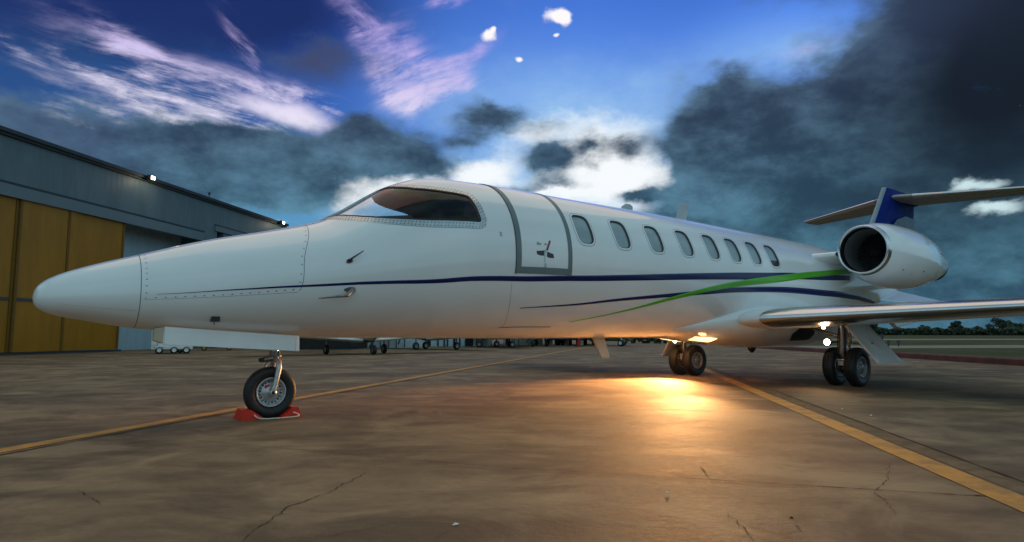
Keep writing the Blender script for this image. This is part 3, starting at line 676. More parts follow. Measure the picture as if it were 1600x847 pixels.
# cabin door
xs = np.linspace(2.185, 2.955, 40); ts = np.linspace(.10, 1.79, 90); mb = MB(); mb.grid(S(xs[:, None], ts[None, :], .0025)); door = mb.build('cabin_door', 'white_paint', jet)
mb = MB()
def patch(mb, x0, x1, t0, t1, off, nx=6, nt=60, mi=0, f=S):
    xs = np.linspace(x0, x1, nx); ts = np.linspace(t0, t1, nt); P = f(xs[:, None], ts[None, :], off); mb.grid(P, mi)
    for e0 in (0, -1): mb.grid(np.stack([P[e0], f(np.full(nt, xs[e0]), ts, 0.0)], 0), mi)
    for e0 in (0, -1): mb.grid(np.stack([P[:, e0], f(xs, np.full(nx, ts[e0]), 0.0)], 0), mi)
patch(mb, 2.183, 2.248, .16, 1.778, .006); patch(mb, 2.898, 2.957, .16, 1.778, .006); patch(mb, 2.183, 2.957, 1.705, 1.783, .0075, 20, 6)
mb.build('door_trim', 'door_grey', door)
mb = MB(); patch(mb, 2.175, 2.183, .10, 1.79, .007, 2, 60); patch(mb, 2.05, 3.25, .10, .112, .004, 20, 2); mb.build('door_seam', 'seam', door)
def disc(mb, x, t, r, off, n=16, mi=0):
    a = np.linspace(0, 2*math.pi, n+1)[:-1]; P = S(x+r*np.cos(a), t+r*np.sin(a)/K, off); mb.add([tuple(p) for p in P], [tuple(range(n))], mi)
mb = MB(); disc(mb, 2.471, 1.441, .018, .005); patch(mb, 2.475, 2.51, 1.437, 1.452, .014, 3, 3); mb.build('door_handle', 'antenna_grey', door)
# little aerobatic aircraft transfer on the door
def spoly(mb, px, off, mi=0):
    # sticker coordinates: metres right/up from the sticker centre
    P = [S(2.575+u, 1.573-v/K, off) for u, v in px]; mb.add([tuple(p) for p in P], [tuple(range(len(P)))], mi)
mat('sticker_black', (.02, .025, .03), .35); mat('sticker_pale', (.45, .56, .62), .3, var=.5, ramp_scale=90); mat('sticker_red', (.22, .05, .05), .35); mat('sticker_pink', (.55, .30, .33), .35)
mb = MB()
spoly(mb, [(-.13, .035), (-.02, .045), (-.015, .0), (-.06, -.005), (-.12, .005)], .0040, 0)
spoly(mb, [(.015, .035), (.105, .015), (.115, -.02), (.05, -.02), (.012, -.01)], .0040, 0)
spoly(mb, [(-.022, .05), (.004, .055), (.022, .02), (.018, -.115), (-.018, -.112), (-.025, 0)], .0048, 1)
spoly(mb, [(0, .05), (.028, .045), (.075, .135), (.068, .155), (.05, .14)], .0056, 2)
spoly(mb, [(.056, .132), (.075, .135), (.068, .156), (.062, .15)], .0064, 0)
spoly(mb, [(-.02, .115), (.01, .118), (.02, .10), (-.01, .095)], .0040, 3)
spoly(mb, [(-.05, -.108), (.055, -.118), (.045, -.13), (-.03, -.122)], .0056, 3)
mb.build('aircraft_sticker', ['sticker_black', 'sticker_pale', 'sticker_red', 'sticker_pink'], door)
# seams and their rivets
def seam(xs, ts, w=.005, off=.0012, n=60):
    P = smooth_poly(list(zip(xs, ts)), 10, closed=False); x, t = P[:, 0], P[:, 1]
    d = np.stack([np.gradient(x), np.gradient(t*K)], 1); d /= np.linalg.norm(d, axis=1, keepdims=True); nn = np.stack([-d[:, 1], d[:, 0]], 1)
    return MB().grid(np.stack([S(x+nn[:, 0]*k*w, t+nn[:, 1]*k*w/K, off) for k in (-.5, .5)], 0))
def merge(L):
    r = MB()
    for m in L: r.add(m.v, m.f, 0, True)
    return r
merge([seam([-1.114]*5, [.05, .8, 1.6, 2.4, 3.1], .0045), seam([.222, .16, .074, .058, .045, .03], [.189, .7, 1.197, 1.55, 1.70, 1.765], .004), seam([-1.10, -.675, -.3, .02], [1.745, 1.74, 1.76, 1.785], .004)]).build('access_panel_seam', 'seam', fus)
merge([seam([2.155, 2.17, 2.195, 2.303], [1.90, 2.0, 2.134, 2.606], .003), seam([2.25, 2.6, 2.97], [2.60, 2.58, 2.575], .012), seam([-1.62, -1.5, -1.3, -1.13], [1.95, 2.0, 2.05, 2.08], .003)]).build('belly_seam', 'seam', fus)
mb = MB()
for x, t in [(-1.078, t) for t in (.45, .62, .8, .98, 1.12, 1.27, 1.42, 1.57)]: disc(mb, x, t, .0075, .002, 8)
for x in np.linspace(-1.08, -.02, 17): disc(mb, x, float(np.interp(x, [-1.1, -.675, .015], [1.70, 1.70, 1.735])), .0075, .002, 8)
for t in (.45, .6, .75, .9, 1.05, 1.2, 1.35, 1.5, 1.62): disc(mb, float(np.interp(t, [.189, .7, 1.197, 1.55, 1.7], [.222, .16, .074, .058, .045]))-.022, t, .0065, .002, 8)
mb.build('rivet_row', 'rivet', fus)
# sensors
def S1(x, t, off=0.0): return Vector(S(np.array([x]), np.array([t]), off)[0])
p = S1(.439, 1.405); q = S1(.439, 1.405, .05)
mb = MB(); a = np.linspace(0, 2*math.pi, 21)[:-1]
P1 = S(.439+.034*np.cos(a), 1.405+.034*np.sin(a)/K, .002); P2 = S(.439+.028*np.cos(a), 1.405+.028*np.sin(a)/K, .006); mb.grid(np.stack([np.vstack([P1, P1[:1]]), np.vstack([P2, P2[:1]])], 0)); mb.add([tuple(v) for v in P2], [tuple(range(20))], 1)
mb.tube([S1(.439, 1.405, .006), q], .007, 8, 1); mb.tube([q, q+Vector((.12, -.005, .085))], [.009, .004], 8, 1)
mb.build('angle_vane', ['alloy', 'dark_metal'], jet)
b = S1(.44, 1.82, 0); b2 = S1(.41, 1.86, .085)
mb = MB(); mb.tube([b+Vector((.04, 0, 0)), b2+Vector((.0, 0, 0))], [.030, .014], 10); mb.tube([b2+Vector((.01, 0, 0)), b2+Vector((-.25, -.0, -.035))], [.015, .006], 10)
P1 = S(.45+.05*np.cos(a), 1.815+.028*np.sin(a)/K, .003); mb.add([tuple(v) for v in P1], [tuple(range(20))])
mb.build('pitot_probe', 'hydraulic', jet)
b = S1(-.577, 2.30, 0); mb = MB(); mb.box((b.x-.032, b.y-.035, b.z-.018), (b.x+.032, b.y+.05, b.z+.025)); mb.tube([(b.x-.008, b.y-.02, b.z-.018), (b.x-.008, b.y-.02, b.z-.045)], .004, 6); mb.build('sensor_block', 'black', jet, bevel=.004)
mb = MB(); patch(mb, 1.982, 2.012, 1.325, 1.385, .002, 3, 3); mb.build('placard', 'off_white', jet)
mb = MB()
for k in range(3): patch(mb, 1.986, 2.008, 1.335+k*.018, 1.341+k*.018, .003, 2, 2)
mb.build('placard_slots', 'seam', jet)
# antennas, beacon
def slab(pts, th, taper=1.0, axis=1):
    n = len(pts); mb = MB(); v = [(x, -th/2, z) for x, z in pts]+[(x, th/2, z) for x, z in pts]
    mb.add(v, [tuple(range(n))[::-1], tuple(range(n, 2*n))]+[(i, (i+1) % n, n+(i+1) % n, n+i) for i in range(n)]); return mb
slab([(4.66, 2.43), (4.92, 2.43), (4.915, 2.55), (4.86, 2.575), (4.78, 2.57), (4.71, 2.53)], .03).build('roof_antenna', 'antenna_grey', jet, bevel=.01)
slab([(5.86, 2.42), (6.10, 2.42), (6.19, 2.72), (6.17, 2.735), (5.99, 2.735), (5.97, 2.71)], .03).build('roof_antenna', 'antenna_grey', jet, bevel=.01)
slab([(4.08, .74), (4.30, .74), (4.41, .44), (4.25, .44)], .035).build('belly_antenna', 'cream', jet, bevel=.01)
mb = MB(); mb.lathe([(.03, .075), (0, .072), (-.03, .06), (-.05, .045), (-.075, .028), (-.085, .001)], (7.76, 0, .53), 'z', 20); mb.build('belly_beacon', 'dark_metal', jet)
# belly fairing
xs = np.linspace(4.9, 11, 130); t = np.linspace(0, 2*math.pi, 140, endpoint=False); mb = MB(); mb.grid(F(xs[:, None], t[None, :]), wrap=True); bf = mb.build('belly_fairing', 'white_paint', jet)
mb = MB(); P = rounded(met([(7.66, 1.86), (8.06, 1.84), (8.24, 2.10), (8.30, 2.36), (7.76, 2.40), (7.56, 2.10)]), .06); xs = np.arange(7.5, 8.4, .012); ts = np.arange(1.7, 2.5, .012); XC, TC = np.meshgrid((xs[:-1]+xs[1:])/2, (ts[:-1]+ts[1:])/2, indexing='ij'); mb.grid(F(xs[:, None], ts[None, :], .004), mask=inside(P, XC, TC*K))
mb.build('wheel_well', 'black', bf)
for s in (1, -1):
    mb = MB(); xs = np.linspace(5.80, 6.22, 8); ts = np.linspace(2.50, 2.86, 8)
    Pp = np.array([[F(np.array([x+(tt-2.7)*.25]), np.array([tt]), .004)[0] for tt in ts] for x in xs])
    mb.grid(Pp)
    if s < 0: mir(mb, 1)
    mb.build('recognition_light', 'lamp_amber', bf)

# wings
def airfoil(n=22, th=.11):
    u = (1-np.cos(np.linspace(0, math.pi, n)))/2; y = 5*th*(.2969*np.sqrt(u)-.126*u-.3516*u**2+.2843*u**3-.1036*u**4)
    up = np.stack([u, y*1.15], 1); lo = np.stack([u, -y*.85], 1)
    return np.vstack([lo[::-1], up[1:]])          # TE lower -> LE -> TE upper
AF = airfoil(th=.115)
def wing_surface(sec, sgn, mi=0, sub=None, off=0.0, cap=True):
    rows = []
    for (y, xl_, z, ch, th) in sec:
        A = AF if sub is None else AF[sub[0]:sub[1]]
        rows.append([(xl_+a*ch-off*(1-min(1, a*12)), sgn*y, z+b*ch*th/.115+(off if b > 0 else -off)) for a, b in A])
    mb = MB(); mb.grid(np.array(rows), mi)
    if cap and sub is None: mb.add(rows[-1], [tuple(range(len(rows[-1])))], mi)
    return mb
wsec = [(y, 6.05+.235*y, .925+.036*y, 2.85-(y-.7)*.268, .115-.004*y) for y in np.linspace(.55, 7.1, 14)]
wsec += [(7.2, 7.80, 1.20, 1.0, .07), (7.32, 8.0, 1.34, .85, .06)]
for sgn in (-1, 1):
    wg = wing_surface(wsec, sgn).build('wing', 'white_paint', jet)
    n = len(AF)//2
    wing_surface([s for s in wsec if .9 < s[0] < 7.15], sgn, sub=(n-5, n+7), off=.0035, cap=False).build('leading_edge', 'polished', wg)
    for y0 in (2.0, 3.9, 5.4):
        mb = MB()
        z0 = .925+.036*y0-.09; x0 = 6.05+.235*y0+(2.85-(y0-.7)*.268)
        mb.hexa([(x0-.75, sgn*(y0-.035), z0-.06), (x0+.05, sgn*(y0-.01), z0+.03), (x0+.05, sgn*(y0+.01), z0+.03), (x0-.75, sgn*(y0+.035), z0-.06), (x0-.95, sgn*(y0-.035), z0+.04), (x0+.1, sgn*(y0-.01), z0+.06), (x0+.1, sgn*(y0+.01), z0+.06), (x0-.95, sgn*(y0+.035), z0+.04)])
        mb.build('flap_track_fairing', 'white_paint', wg, bevel=.01)
    mb = MB(); mb.hexa([(8.0, sgn*7.30, 1.30), (8.85, sgn*7.30, 1.30), (8.85, sgn*7.33, 1.30), (8.0, sgn*7.33, 1.30), (8.75, sgn*7.62, 2.1), (9.15, sgn*7.62, 2.1), (9.15, sgn*7.64, 2.1), (8.75, sgn*7.64, 2.1)]); mb.build('winglet', 'white_paint', wg, bevel=.008)

# tail
def fin_slab(root, tip, name, m, th0=.20, th1=.12, nz=8):
    mb = MB(); rows = []
    for k in np.linspace(0, 1, nz):
        x0 = root[0]*(1-k)+tip[0]*k; x1 = root[1]*(1-k)+tip[1]*k; z = root[2]*(1-k)+tip[2]*k; th = th0*(1-k)+th1*k; ch = x1-x0
        rows.append([(x0+a*ch, b*th/.115, z) for a, b in AF])
    mb.grid(np.array(rows)); mb.add(rows[-1], [tuple(range(len(rows[-1])))]); return mb
fin_slab((11.55, 14.35, 2.05), (13.10, 14.75, 3.98), '', '').build('vertical_fin', 'fin_blue', jet)
finp = bpy.data.objects['vertical_fin']
mb = MB()
for s in (-1, 1):
    mb.add([(12.25, s*.125, 2.2), (14.36, s*.03, 2.2), (14.62, s*.028, 3.42), (14.0, s*.075, 3.42), (13.45, s*.105, 3.28), (12.95, s*.12, 2.98)], [(0, 1, 2, 3, 4, 5)])
mb.build('fin_panel', 'fin_pale', finp)
mb = MB(); rows = []
for k in np.linspace(0, 1, 5):
    x0 = 11.55*(1-k)+13.10*k; z = 2.05*(1-k)+3.98*k; rows.append([(x0+.05, -.052, z), (x0+.01, -.034, z), (x0-.010, 0, z), (x0+.01, .034, z), (x0+.05, .052, z)])
mb.grid(np.array(rows)); mb.build('fin_leading_edge', 'fin_edge', finp)
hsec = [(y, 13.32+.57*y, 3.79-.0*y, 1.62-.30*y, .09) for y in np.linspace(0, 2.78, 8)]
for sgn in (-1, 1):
    hs = wing_surface(hsec, sgn).build('horizontal_stabilizer', 'tail_shade', jet)
    mb = MB()
    rows = [[(xl_+a*ch-.003*(1-min(1, a*12)), sgn*y, z+b*ch*.09/.115+(.003 if b > 0 else -.003)) for a, b in AF[len(AF)//2-4:len(AF)//2+5]] for (y, xl_, z, ch, th) in hsec if y > .3]
    mb.grid(np.array(rows)); mb.build('leading_edge', 'polished', hs)
    mb = MB()
    ys = hsec[1:]; rows = [[(xl_+.70*ch-.008, sgn*y, z-.85*.045*ch-.004), (xl_+.70*ch+.008, sgn*y, z-.85*.043*ch-.004)] for (y, xl_, z, ch, th) in ys]
    mb.grid(np.array(rows)); mb.build('elevator_gap', 'seam', hs)
mb = MB(); mb.lathe([(0, .001), (.12, .05), (.4, .085), (1.0, .09), (1.6, .06), (1.85, .001)], (13.15, 0, 3.80), 'x', 20); mb.build('tail_bullet', 'fin_blue', jet)
for sgn in (-1, 1):
    # ventral delta fins under the tail cone
    th = .02; P = [(11.45, sgn*.28, 1.44), (12.9, sgn*.24, 1.66), (14.35, sgn*.85, 1.38), (13.75, sgn*.85, 1.34)]
    mb = MB(); mb.add([(x, y, z+th/2) for x, y, z in P]+[(x, y, z-th/2) for x, y, z in P], [(0, 1, 2, 3), (7, 6, 5, 4), (0, 4, 5, 1), (1, 5, 6, 2), (2, 6, 7, 3), (3, 7, 4, 0)]); mb.build('ventral_fin', 'white_paint', jet, bevel=.006)

# engines
for sgn in (-1, 1):
    ey = sgn*1.40; ez = 2.095; ex = 8.72
    prof = [(.10, .405), (.35, .468), (.8, .515), (1.3, .53), (1.8, .505), (2.2, .45), (2.6, .375), (2.95, .30), (3.1, .27)]
    def ell(prof, n=64, drop=True):
        rows = []
        for a, r in prof:
            dz = -.045*max(0, min(1, a/1.2)); dzz = dz - .03*max(0, (a-1.2)/1.9)
            rows.append([(ex+(a if a < .2 else .2+(a-.2)*.89), ey+r*math.cos(t), ez+dzz+r*math.sin(t)*1.0) for t in np.linspace(0, 2*math.pi, n, endpoint=False)])
        return np.array(rows)
    px_ = np.linspace(.10, 3.1, 40); pr_ = pchip([p_[0] for p_ in prof], [p_[1] for p_ in prof], px_)
    mb = MB(); mb.grid(ell(list(zip(px_, pr_))), wrap=True); eng = mb.build('engine_nacelle', 'white_paint', jet)
    lip = [(.10, .407), (.05, .403), (.02, .394), (0, .380), (.005, .366), (.03, .352), (.08, .343), (.14, .340)]
    mb = MB(); mb.grid(ell(lip), wrap=True); mb.build('intake_lip', 'polished', eng)
    duct = [(.14, .340), (.4, .335), (.75, .345), (.9, .35)]
    mb = MB(); mb.grid(ell(duct), wrap=True); mb.build('intake_duct', 'duct_grey', eng)
    mb = MB(); c = (ex+.58, ey, ez-.02)
    for k in range(26):
        a = 2*math.pi*k/26
        def pt(r, da, dx): return (c[0]+dx, c[1]+r*math.cos(a+da), c[2]+r*math.sin(a+da))
        mb.add([pt(.08, -.10, .03), pt(.08, .10, -.03), pt(.22, .10, -.03), pt(.34, .12, -.01), pt(.34, -.04, .05), pt(.22, -.06, .05)], [(0, 1, 2, 5), (5, 2, 3, 4)], 0, True)
    mb.lathe([(.09, .35), (.09, .001)], c, 'x', 40, 1)
    mb.build('fan', ['fan_blade', 'black'], eng)
    mb = MB(); mb.lathe([(-.22, .001), (-.19, .03), (-.1, .075), (0, .10), (.05, .10)], c, 'x', 28); mb.build('spinner', 'dark_metal', eng)
    mb = MB(); mb.lathe([(3.1, .268), (3.13, .26), (3.13, .24), (2.9, .23), (2.7, .2), (2.7, .001)], (ex-.32, ey, ez-.10), 'x', 40); mb.build('exhaust_nozzle', 'dark_metal', eng)
    # reverser seam, drain slots
    mb = MB(); tt = np.linspace(-.1, .55, 20) if sgn < 0 else np.linspace(math.pi-.55, math.pi+.1, 20)
    ang = np.linspace(math.radians(185), math.radians(150), 14) if sgn < 0 else np.linspace(math.radians(-5), math.radians(30), 14)
    xx = np.linspace(2.15, 3.06, 14); rr = np.interp(xx, px_, pr_)+.003; dzz = np.array([-.045*1 - .03*(a-1.2)/1.9 for a in xx])
    an2 = math.pi*.93 if sgn < 0 else math.pi*.07
    rows = [[(ex+.2+(xx[i]-.2)*.89, ey+rr[i]*math.cos(an2+d), ez+dzz[i]+rr[i]*math.sin(an2+d)) for i in range(14)] for d in (-.02, .02)]
    mb.grid(np.array(rows))
    for a0, x0, w0 in ((218, .55, .06), (222, .85, .04), (212, 1.15, .03)):
        r0 = float(np.interp(x0, px_, pr_))+.003; aa = math.radians(a0) if sgn < 0 else math.radians(540-a0)
        dz0 = -.045*min(1, x0/1.2)
        mb.add([(ex+x0+u*w0, ey+r0*math.cos(aa+v*.025), ez+dz0+r0*math.sin(aa+v*.025)) for u, v in ((-1, -1), (1, -.6), (1, .6), (-1, 1))], [(0, 1, 2, 3)])
    mb.build('reverser_seam', 'seam', eng)
    # pylon
    mb = MB(); rows = []
    for k in np.linspace(0, 1, 6):
        y = (.60*(1-k)+.98*k)*sgn; xa = 8.25*(1-k)+8.72*k; xb = 11.4*(1-k)+11.2*k; zc = 1.99*(1-k)+2.06*k; ch = xb-xa
        rows.append([(xa+a*ch, y, zc+b*ch*.62) for a, b in AF])
    mb.grid(np.array(rows)); mb.build('engine_pylon', 'white_paint', jet)

# wheels
def tyre_mesh(c, R, w, rim, n=64):
    mb = MB(); h = w/2
    pr = [(-h*.55, rim), (-h*.80, rim+.012), (-h*.97, rim+(R-rim)*.40), (-h*1.0, rim+(R-rim)*.58), (-h*.93, rim+(R-rim)*.80), (-h*.72, R*.978), (-h*.40, R*.997)]
    for g in (-.34, 0, .34): pr += [(h*(g-.05), R), (h*(g-.045), R-.007), (h*(g+.045), R-.007), (h*(g+.05), R)]
    pr += [(-a, r) for a, r in pr[:7][::-1]]
    mb.lathe(pr, c, 'y', n, smooth=False); mb.smooth = [True]*len(mb.smooth); return mb
# nose wheel
NW = (0.0, 0.0, .2285)
nt = tyre_mesh(NW, .2285, .118, .132).build('nose_wheel', 'rubber', jet)
mb = MB()
for s in (-1, 1):
    pr = [(s*.040, .134), (s*.050, .131), (s*.048, .121), (s*.030, .116), (s*.016, .105), (s*.014, .085), (s*.022, .070), (s*.040, .045), (s*.045, .030), (s*.052, .028), (s*.052, .001)]
    mb.lathe(pr, NW, 'y', 56)
    for k in range(10):
        a = 2*math.pi*k/10+.2; cx_, cz_ = NW[0]+.094*math.cos(a), NW[2]+.094*math.sin(a)
        mb.lathe([(s*.012, .010), (s*.027, .010), (s*.030, .006), (s*.030, .001)], (cx_, 0, cz_), 'y', 6, 1)
        a += .31; cx_, cz_ = NW[0]+.094*math.cos(a), NW[2]+.094*math.sin(a)
        mb.lathe([(s*.0165, .011), (s*.0168, .001)], (cx_, 0, cz_), 'y', 12, 2)
mb.build('rim', ['silver_paint', 'hydraulic', 'seam'], nt)
mb = MB(); mb.hexa([(-.055, -.0325, .262), (-.012, -.0325, .270), (-.012, -.030, .270), (-.055, -.030, .262), (-.060, -.0325, .290), (-.018, -.0325, .300), (-.018, -.030, .300), (-.060, -.030, .290)]); mb.build('red_tag', 'red_tag', nt)
mb = MB()
mb.tube([(.03, 0, .80), (.03, 0, .56)], .036, 16); mb.tube([(.03, 0, .60), (.03, 0, .505)], .045, 16, 1); mb.lathe([(0, .001), (0, .062), (.014, .062), (.014, .001)], (.03, 0, .545), 'z', 20, 1)
mb.build('nose_gear_strut', ['polished', 'hydraulic'], jet); ns = bpy.data.objects['nose_gear_strut']
mb = MB()
for s in (-1,1):
    mb.tube([(.03, s*.03, .525), (.045, s*.082, .50), (.045, s*.090, .44), (.02, s*.088, .30), (0, s*.085, .235)], [.026, .027, .025, .021, .022], 14)
    mb.lathe([(-.018, .001), (-.018, .030), (.018, .030), (.018, .001)], (0, s*.088, .2285), 'y', 20)
    mb.lathe([(s*.019-.002, .001), (s*.019-.002, .016), (s*.019+.004, .016), (s*.019+.006, .001)], (0, s*.088, .2285), 'y', 12, 1)
mb.build('wheel_fork', ['silver_paint', 'black'], ns)
mb = MB(); mb.tube([(.0, -.02, .535), (-.07, -.045, .525), (-.10, -.05, .52)], [.030, .026, .018], 12); mb.tube([(-.10, -.07, .52), (-.10, -.03, .52)], .022, 10, 1); mb.tube([(-.03, 0, .50), (-.06, 0, .44), (-.02, 0, .40)], .010, 8)
mb.tube([(.055, -.04, .60), (.06, -.045, .53), (.03, -.075, .47)], .006, 6, 1)
mb.build('steering_link', ['hydraulic', 'black'], ns)
# nose gear bay door: a hollow white panel hanging on the port side, and the bay lip behind it
mb = MB(); mb.hexa([(-.925, -.30, .668), (.155, -.30, .600), (.155, -.275, .600), (-.925, -.275, .668), (-.925, -.275, .812), (.155, -.285, .737), (.155, -.26, .740), (-.925, -.25, .815)]); mb.build('nose_gear_door', 'white_door_paint', jet, bevel=.004)
mb = MB(); mb.box((.120, -.304, .603), (.128, -.300, .735)); mb.build('door_stiffener', 'off_white', bpy.data.objects['nose_gear_door'])
mb = MB(); mb.hexa([(-.985, -.18, .70), (-.925, -.27, .675), (-.925, -.10, .675), (-.985, -.10, .70), (-.985, -.18, .80), (-.925, -.25, .81), (-.925, -.10, .81), (-.985, -.10, .80)]); mb.build('door_fairing', 'cream', jet, bevel=.01)

# main gear
def mir_if(mb, s): return mir(mb, 1) if s < 0 else mb
for s in (-1, 1):      # s=-1: port
    yc = 1.50 if s < 0 else 1.44
    gx = 7.80 if s < 0 else 7.95
    for dy in (-.155, .155):
        w = tyre_mesh((gx, s*yc+dy, .28), .28, .165, .148).build('main_wheel', 'rubber', jet)
        out = -1
        mb = MB(); c = (gx, s*yc+dy, .28)
        for q in (-1, 1):
            pr = [(q*.060, .150), (q*.072, .148), (q*.070, .135), (q*.045, .130), (q*.040, .120), (q*.050, .065), (q*.055, .050), (q*.075, .040), (q*.078, .001)]
            mb.lathe(pr, c, 'y', 56)
            for k in range(12):
                a = 2*math.pi*k/12; r0, r1 = .070, .116
                v = []
                for r, dw in ((r0, .007), (r0+.008, .010), (r1-.008, .014), (r1, .011)):
                    v.append((r, dw))
                ring_ = [(r*math.cos(a)-dw*math.sin(a), r*math.sin(a)+dw*math.cos(a), r) for r, dw in v]+[(r*math.cos(a)+dw*math.sin(a), r*math.sin(a)-dw*math.cos(a), r) for r, dw in v[::-1]]
                mb.add([(c[0]+x, c[1]+q*(np.interp(r, [.065, .120], [.050, .040])+.003), c[2]+z) for x, z, r in ring_], [tuple(range(8))], 1)
        mb.build('rim', ['dark_rim', 'black'], w)
    mb = MB()
    mb.tube([(gx-.05, s*yc, .98), (gx-.06, s*yc, .62)], .055, 16); mb.tube([(gx-.06, s*yc, .66), (gx-.10, s*yc, .50), (gx, s*yc, .28)], [.05, .055, .05], 14)
    mb.tube([(gx, s*yc-.20, .28), (gx, s*yc+.20, .28)], .030, 12)
    mb.build('main_gear_strut', 'hydraulic', jet); ms = bpy.data.objects['main_gear_strut'] if s < 0 else bpy.data.objects['main_gear_strut.001']
    mb = MB(); mb.tube([(gx+.14, s*yc, .90), (gx+.16, s*yc, .60)], .035, 12); mb.tube([(gx+.16, s*yc, .62), (gx+.03, s*yc, .33)], .022, 12); mb.build('shock_absorber', 'polished', ms)
    mb = MB(); mb.lathe([(-.05, .001), (-.05, .10), (.05, .10), (.05, .001)], (gx, s*yc, .28), 'y', 24)
    for k in range(5):
        a = 2*math.pi*k/5+.9; mb.lathe([(-.056, .001), (-.056, .024), (.056, .024), (.056, .001)], (gx+.085*math.cos(a), s*yc, .28+.085*math.sin(a)), 'y', 12, 1)
    mb.build('brake', ['dark_metal', 'hydraulic'], ms)
    mb = MB(); mb.tube([(gx-.12, s*yc+.03, .85), (gx-.13, s*yc+.05, .6), (gx-.16, s*yc+.02, .42), (gx-.06, s*yc+.04, .32)], .009, 8); mb.tube([(gx-.10, s*yc-.04, .85), (gx-.14, s*yc-.05, .55), (gx-.12, s*yc-.03, .36)], .007, 8)
    mb.tube([(gx-.13, s*yc-.07, .38), (gx-.13, s*yc+.07, .38)], .014, 8, 1); mb.box((gx-.15, s*yc-.05, .30), (gx-.10, s*yc+.05, .36), 1)
    mb.build('brake_hose', ['black', 'silver_paint'], ms)
    mb = MB(); mb.tube([(gx-.05, s*yc, .70), (gx-.0, s*(yc-.55), .86)], .024, 10); mb.build('side_brace', 'hydraulic', ms)
    # landing light
    ly = s*yc+(.17 if s < 0 else .12); lx = gx-.20; lz = .635
    mb = MB(); mb.lathe([(-.012, .056), (-.012, .060), (.0, .062), (.03, .060), (.09, .030), (.095, .001)], (lx, ly, lz), 'x', 24); mb.tube([(lx+.08, ly, lz), (gx-.06, s*yc, .64)], .015, 8); ll = mb.build('landing_light', 'dark_metal', jet)
    mb = MB(); mb.lathe([(-.012, .001), (-.008, .035), (0, .044), (.002, .048)], (lx, ly, lz), 'x', 24); mb.build('lens', 'lamp_warm', ll)
    light('landing_beam', 'SPOT', (lx-.04, ly, lz), 45 if s < 0 else 2800, (1, .60, .30) if s < 0 else (1, .45, .15), direction=(-1, -.15 if s < 0 else -.42, -.11), spot_size=math.radians(100 if s < 0 else 72), spot_blend=1.0, shadow_soft_size=.05)
    # small lamp under the wing
    mb = MB(); mb.lathe([(.0, .001), (-.006, .020), (0.004, .024), (.02, .024)], (gx-.28, s*(yc-.17), .835), 'z', 20); mb.build('wing_lamp', 'lamp_white', jet)
    # outboard gear door, tilted out, with a fold-out foot
    def Y(v): return s*v
    d0 = [(gx-.22, Y(yc+.07), .93), (gx+.44, Y(yc+.10), .93), (gx+.36, Y(yc+.62), .345), (gx-.12, Y(yc+.50), .335)]
    nrm = (Vector(d0[1])-Vector(d0[0])).cross(Vector(d0[3])-Vector(d0[0])).normalized()*.014
    mb = MB(); mb.hexa([tuple(Vector(q)-nrm) for q in d0]+[tuple(Vector(q)+nrm) for q in d0]); gd = mb.build('main_gear_door', 'white_paint', jet, bevel=.004)
    f0 = [(gx-.12, Y(yc+.50), .340), (gx+.30, Y(yc+.62), .350), (gx+.34, Y(yc+.84), .375), (gx+.05, Y(yc+.70), .350)]
    mb = MB(); mb.hexa([(x, y, z-.006) for x, y, z in f0]+[(x, y, z+.006) for x, y, z in f0]); mb.build('door_foot', 'white_door_paint', gd)
    mb = MB(); q0 = [(gx+.31, Y(yc+.52), .46), (gx+.315, Y(yc+.68), .36), (gx+.30, Y(yc+.50), .352), (gx+.30, Y(yc+.40), .56)]
    mb.add([(x, y, z) for x, y, z in q0]+[(x+.012, y, z) for x, y, z in q0], [(0, 1, 2, 3), (7, 6, 5, 4), (0, 4, 5, 1), (1, 5, 6, 2), (2, 6, 7, 3), (3, 7, 4, 0)]); mb.build('door_flange', 'white_door_paint', gd)
    mb = MB(); mb.tube([(gx, s*(yc+.05), .62), (gx+.08, s*(yc+.36), .62)], .012, 8); mb.build('door_rod', 'hydraulic', gd)
# beams of the belly recognition lights
light('belly_beam', 'SPOT', (5.60, -.40, .50), 640, (1, .50, .18), direction=(-1, -.75, -.10), spot_size=math.radians(44), spot_blend=1.0, shadow_soft_size=.08)
light('belly_beam', 'SPOT', (5.60, -.30, .50), 700, (1, .50, .18), direction=(-1, -.18, -.07), spot_size=math.radians(38), spot_blend=1.0, shadow_soft_size=.08)
light('belly_pool', 'SPOT', (5.80, -.35, .58), 6, (1, .46, .14), direction=(-.6, -.15, -.8), spot_size=math.radians(130), spot_blend=1.0, shadow_soft_size=.08)
light('belly_glow', 'POINT', (5.95, -.42, .60), 1.1, (1, .55, .22), shadow_soft_size=.06)

# wheel chocks
ck = empty('wheel_chocks', (0, 0, 0), label='pair of red wheel chocks joined by a white rope round the nose wheel', cat='wheel chocks')
for s in (-1, 1):
    x0, x1, x2 = (.255, .150, .075) if s > 0 else (.275, .165, .075)
    mb = MB(); yy = .12
    pr = [(s*x0, 0), (s*(x0-.03), .085), (s*(x1+.03), .088), (s*x2, .004), (s*x2, 0)]
    v = [(x, -yy, z+.002) for x, z in pr]+[(x, yy, z+.002) for x, z in pr]; n = 5
    mb.add(v, [tuple(range(n)), tuple(range(n, 2*n))[::-1]]+[(i, (i+1) % n, n+(i+1) % n, n+i) for i in range(n)])
    mb.build('chock', 'red_chock', ck, bevel=.006)
mb = MB(); pts = [(-.165, -.122, .045), (-.14, -.130, .022), (-.10, -.150, .010), (0, -.165, .008), (.12, -.168, .008), (.20, -.158, .010), (.225, -.145, .020), (.205, -.132, .034), (.175, -.122, .045)]
P = smooth_poly(pts, 6, closed=False); mb.tube([tuple(p) for p in P], .0055, 8); mb.build('rope', 'rope', ck)

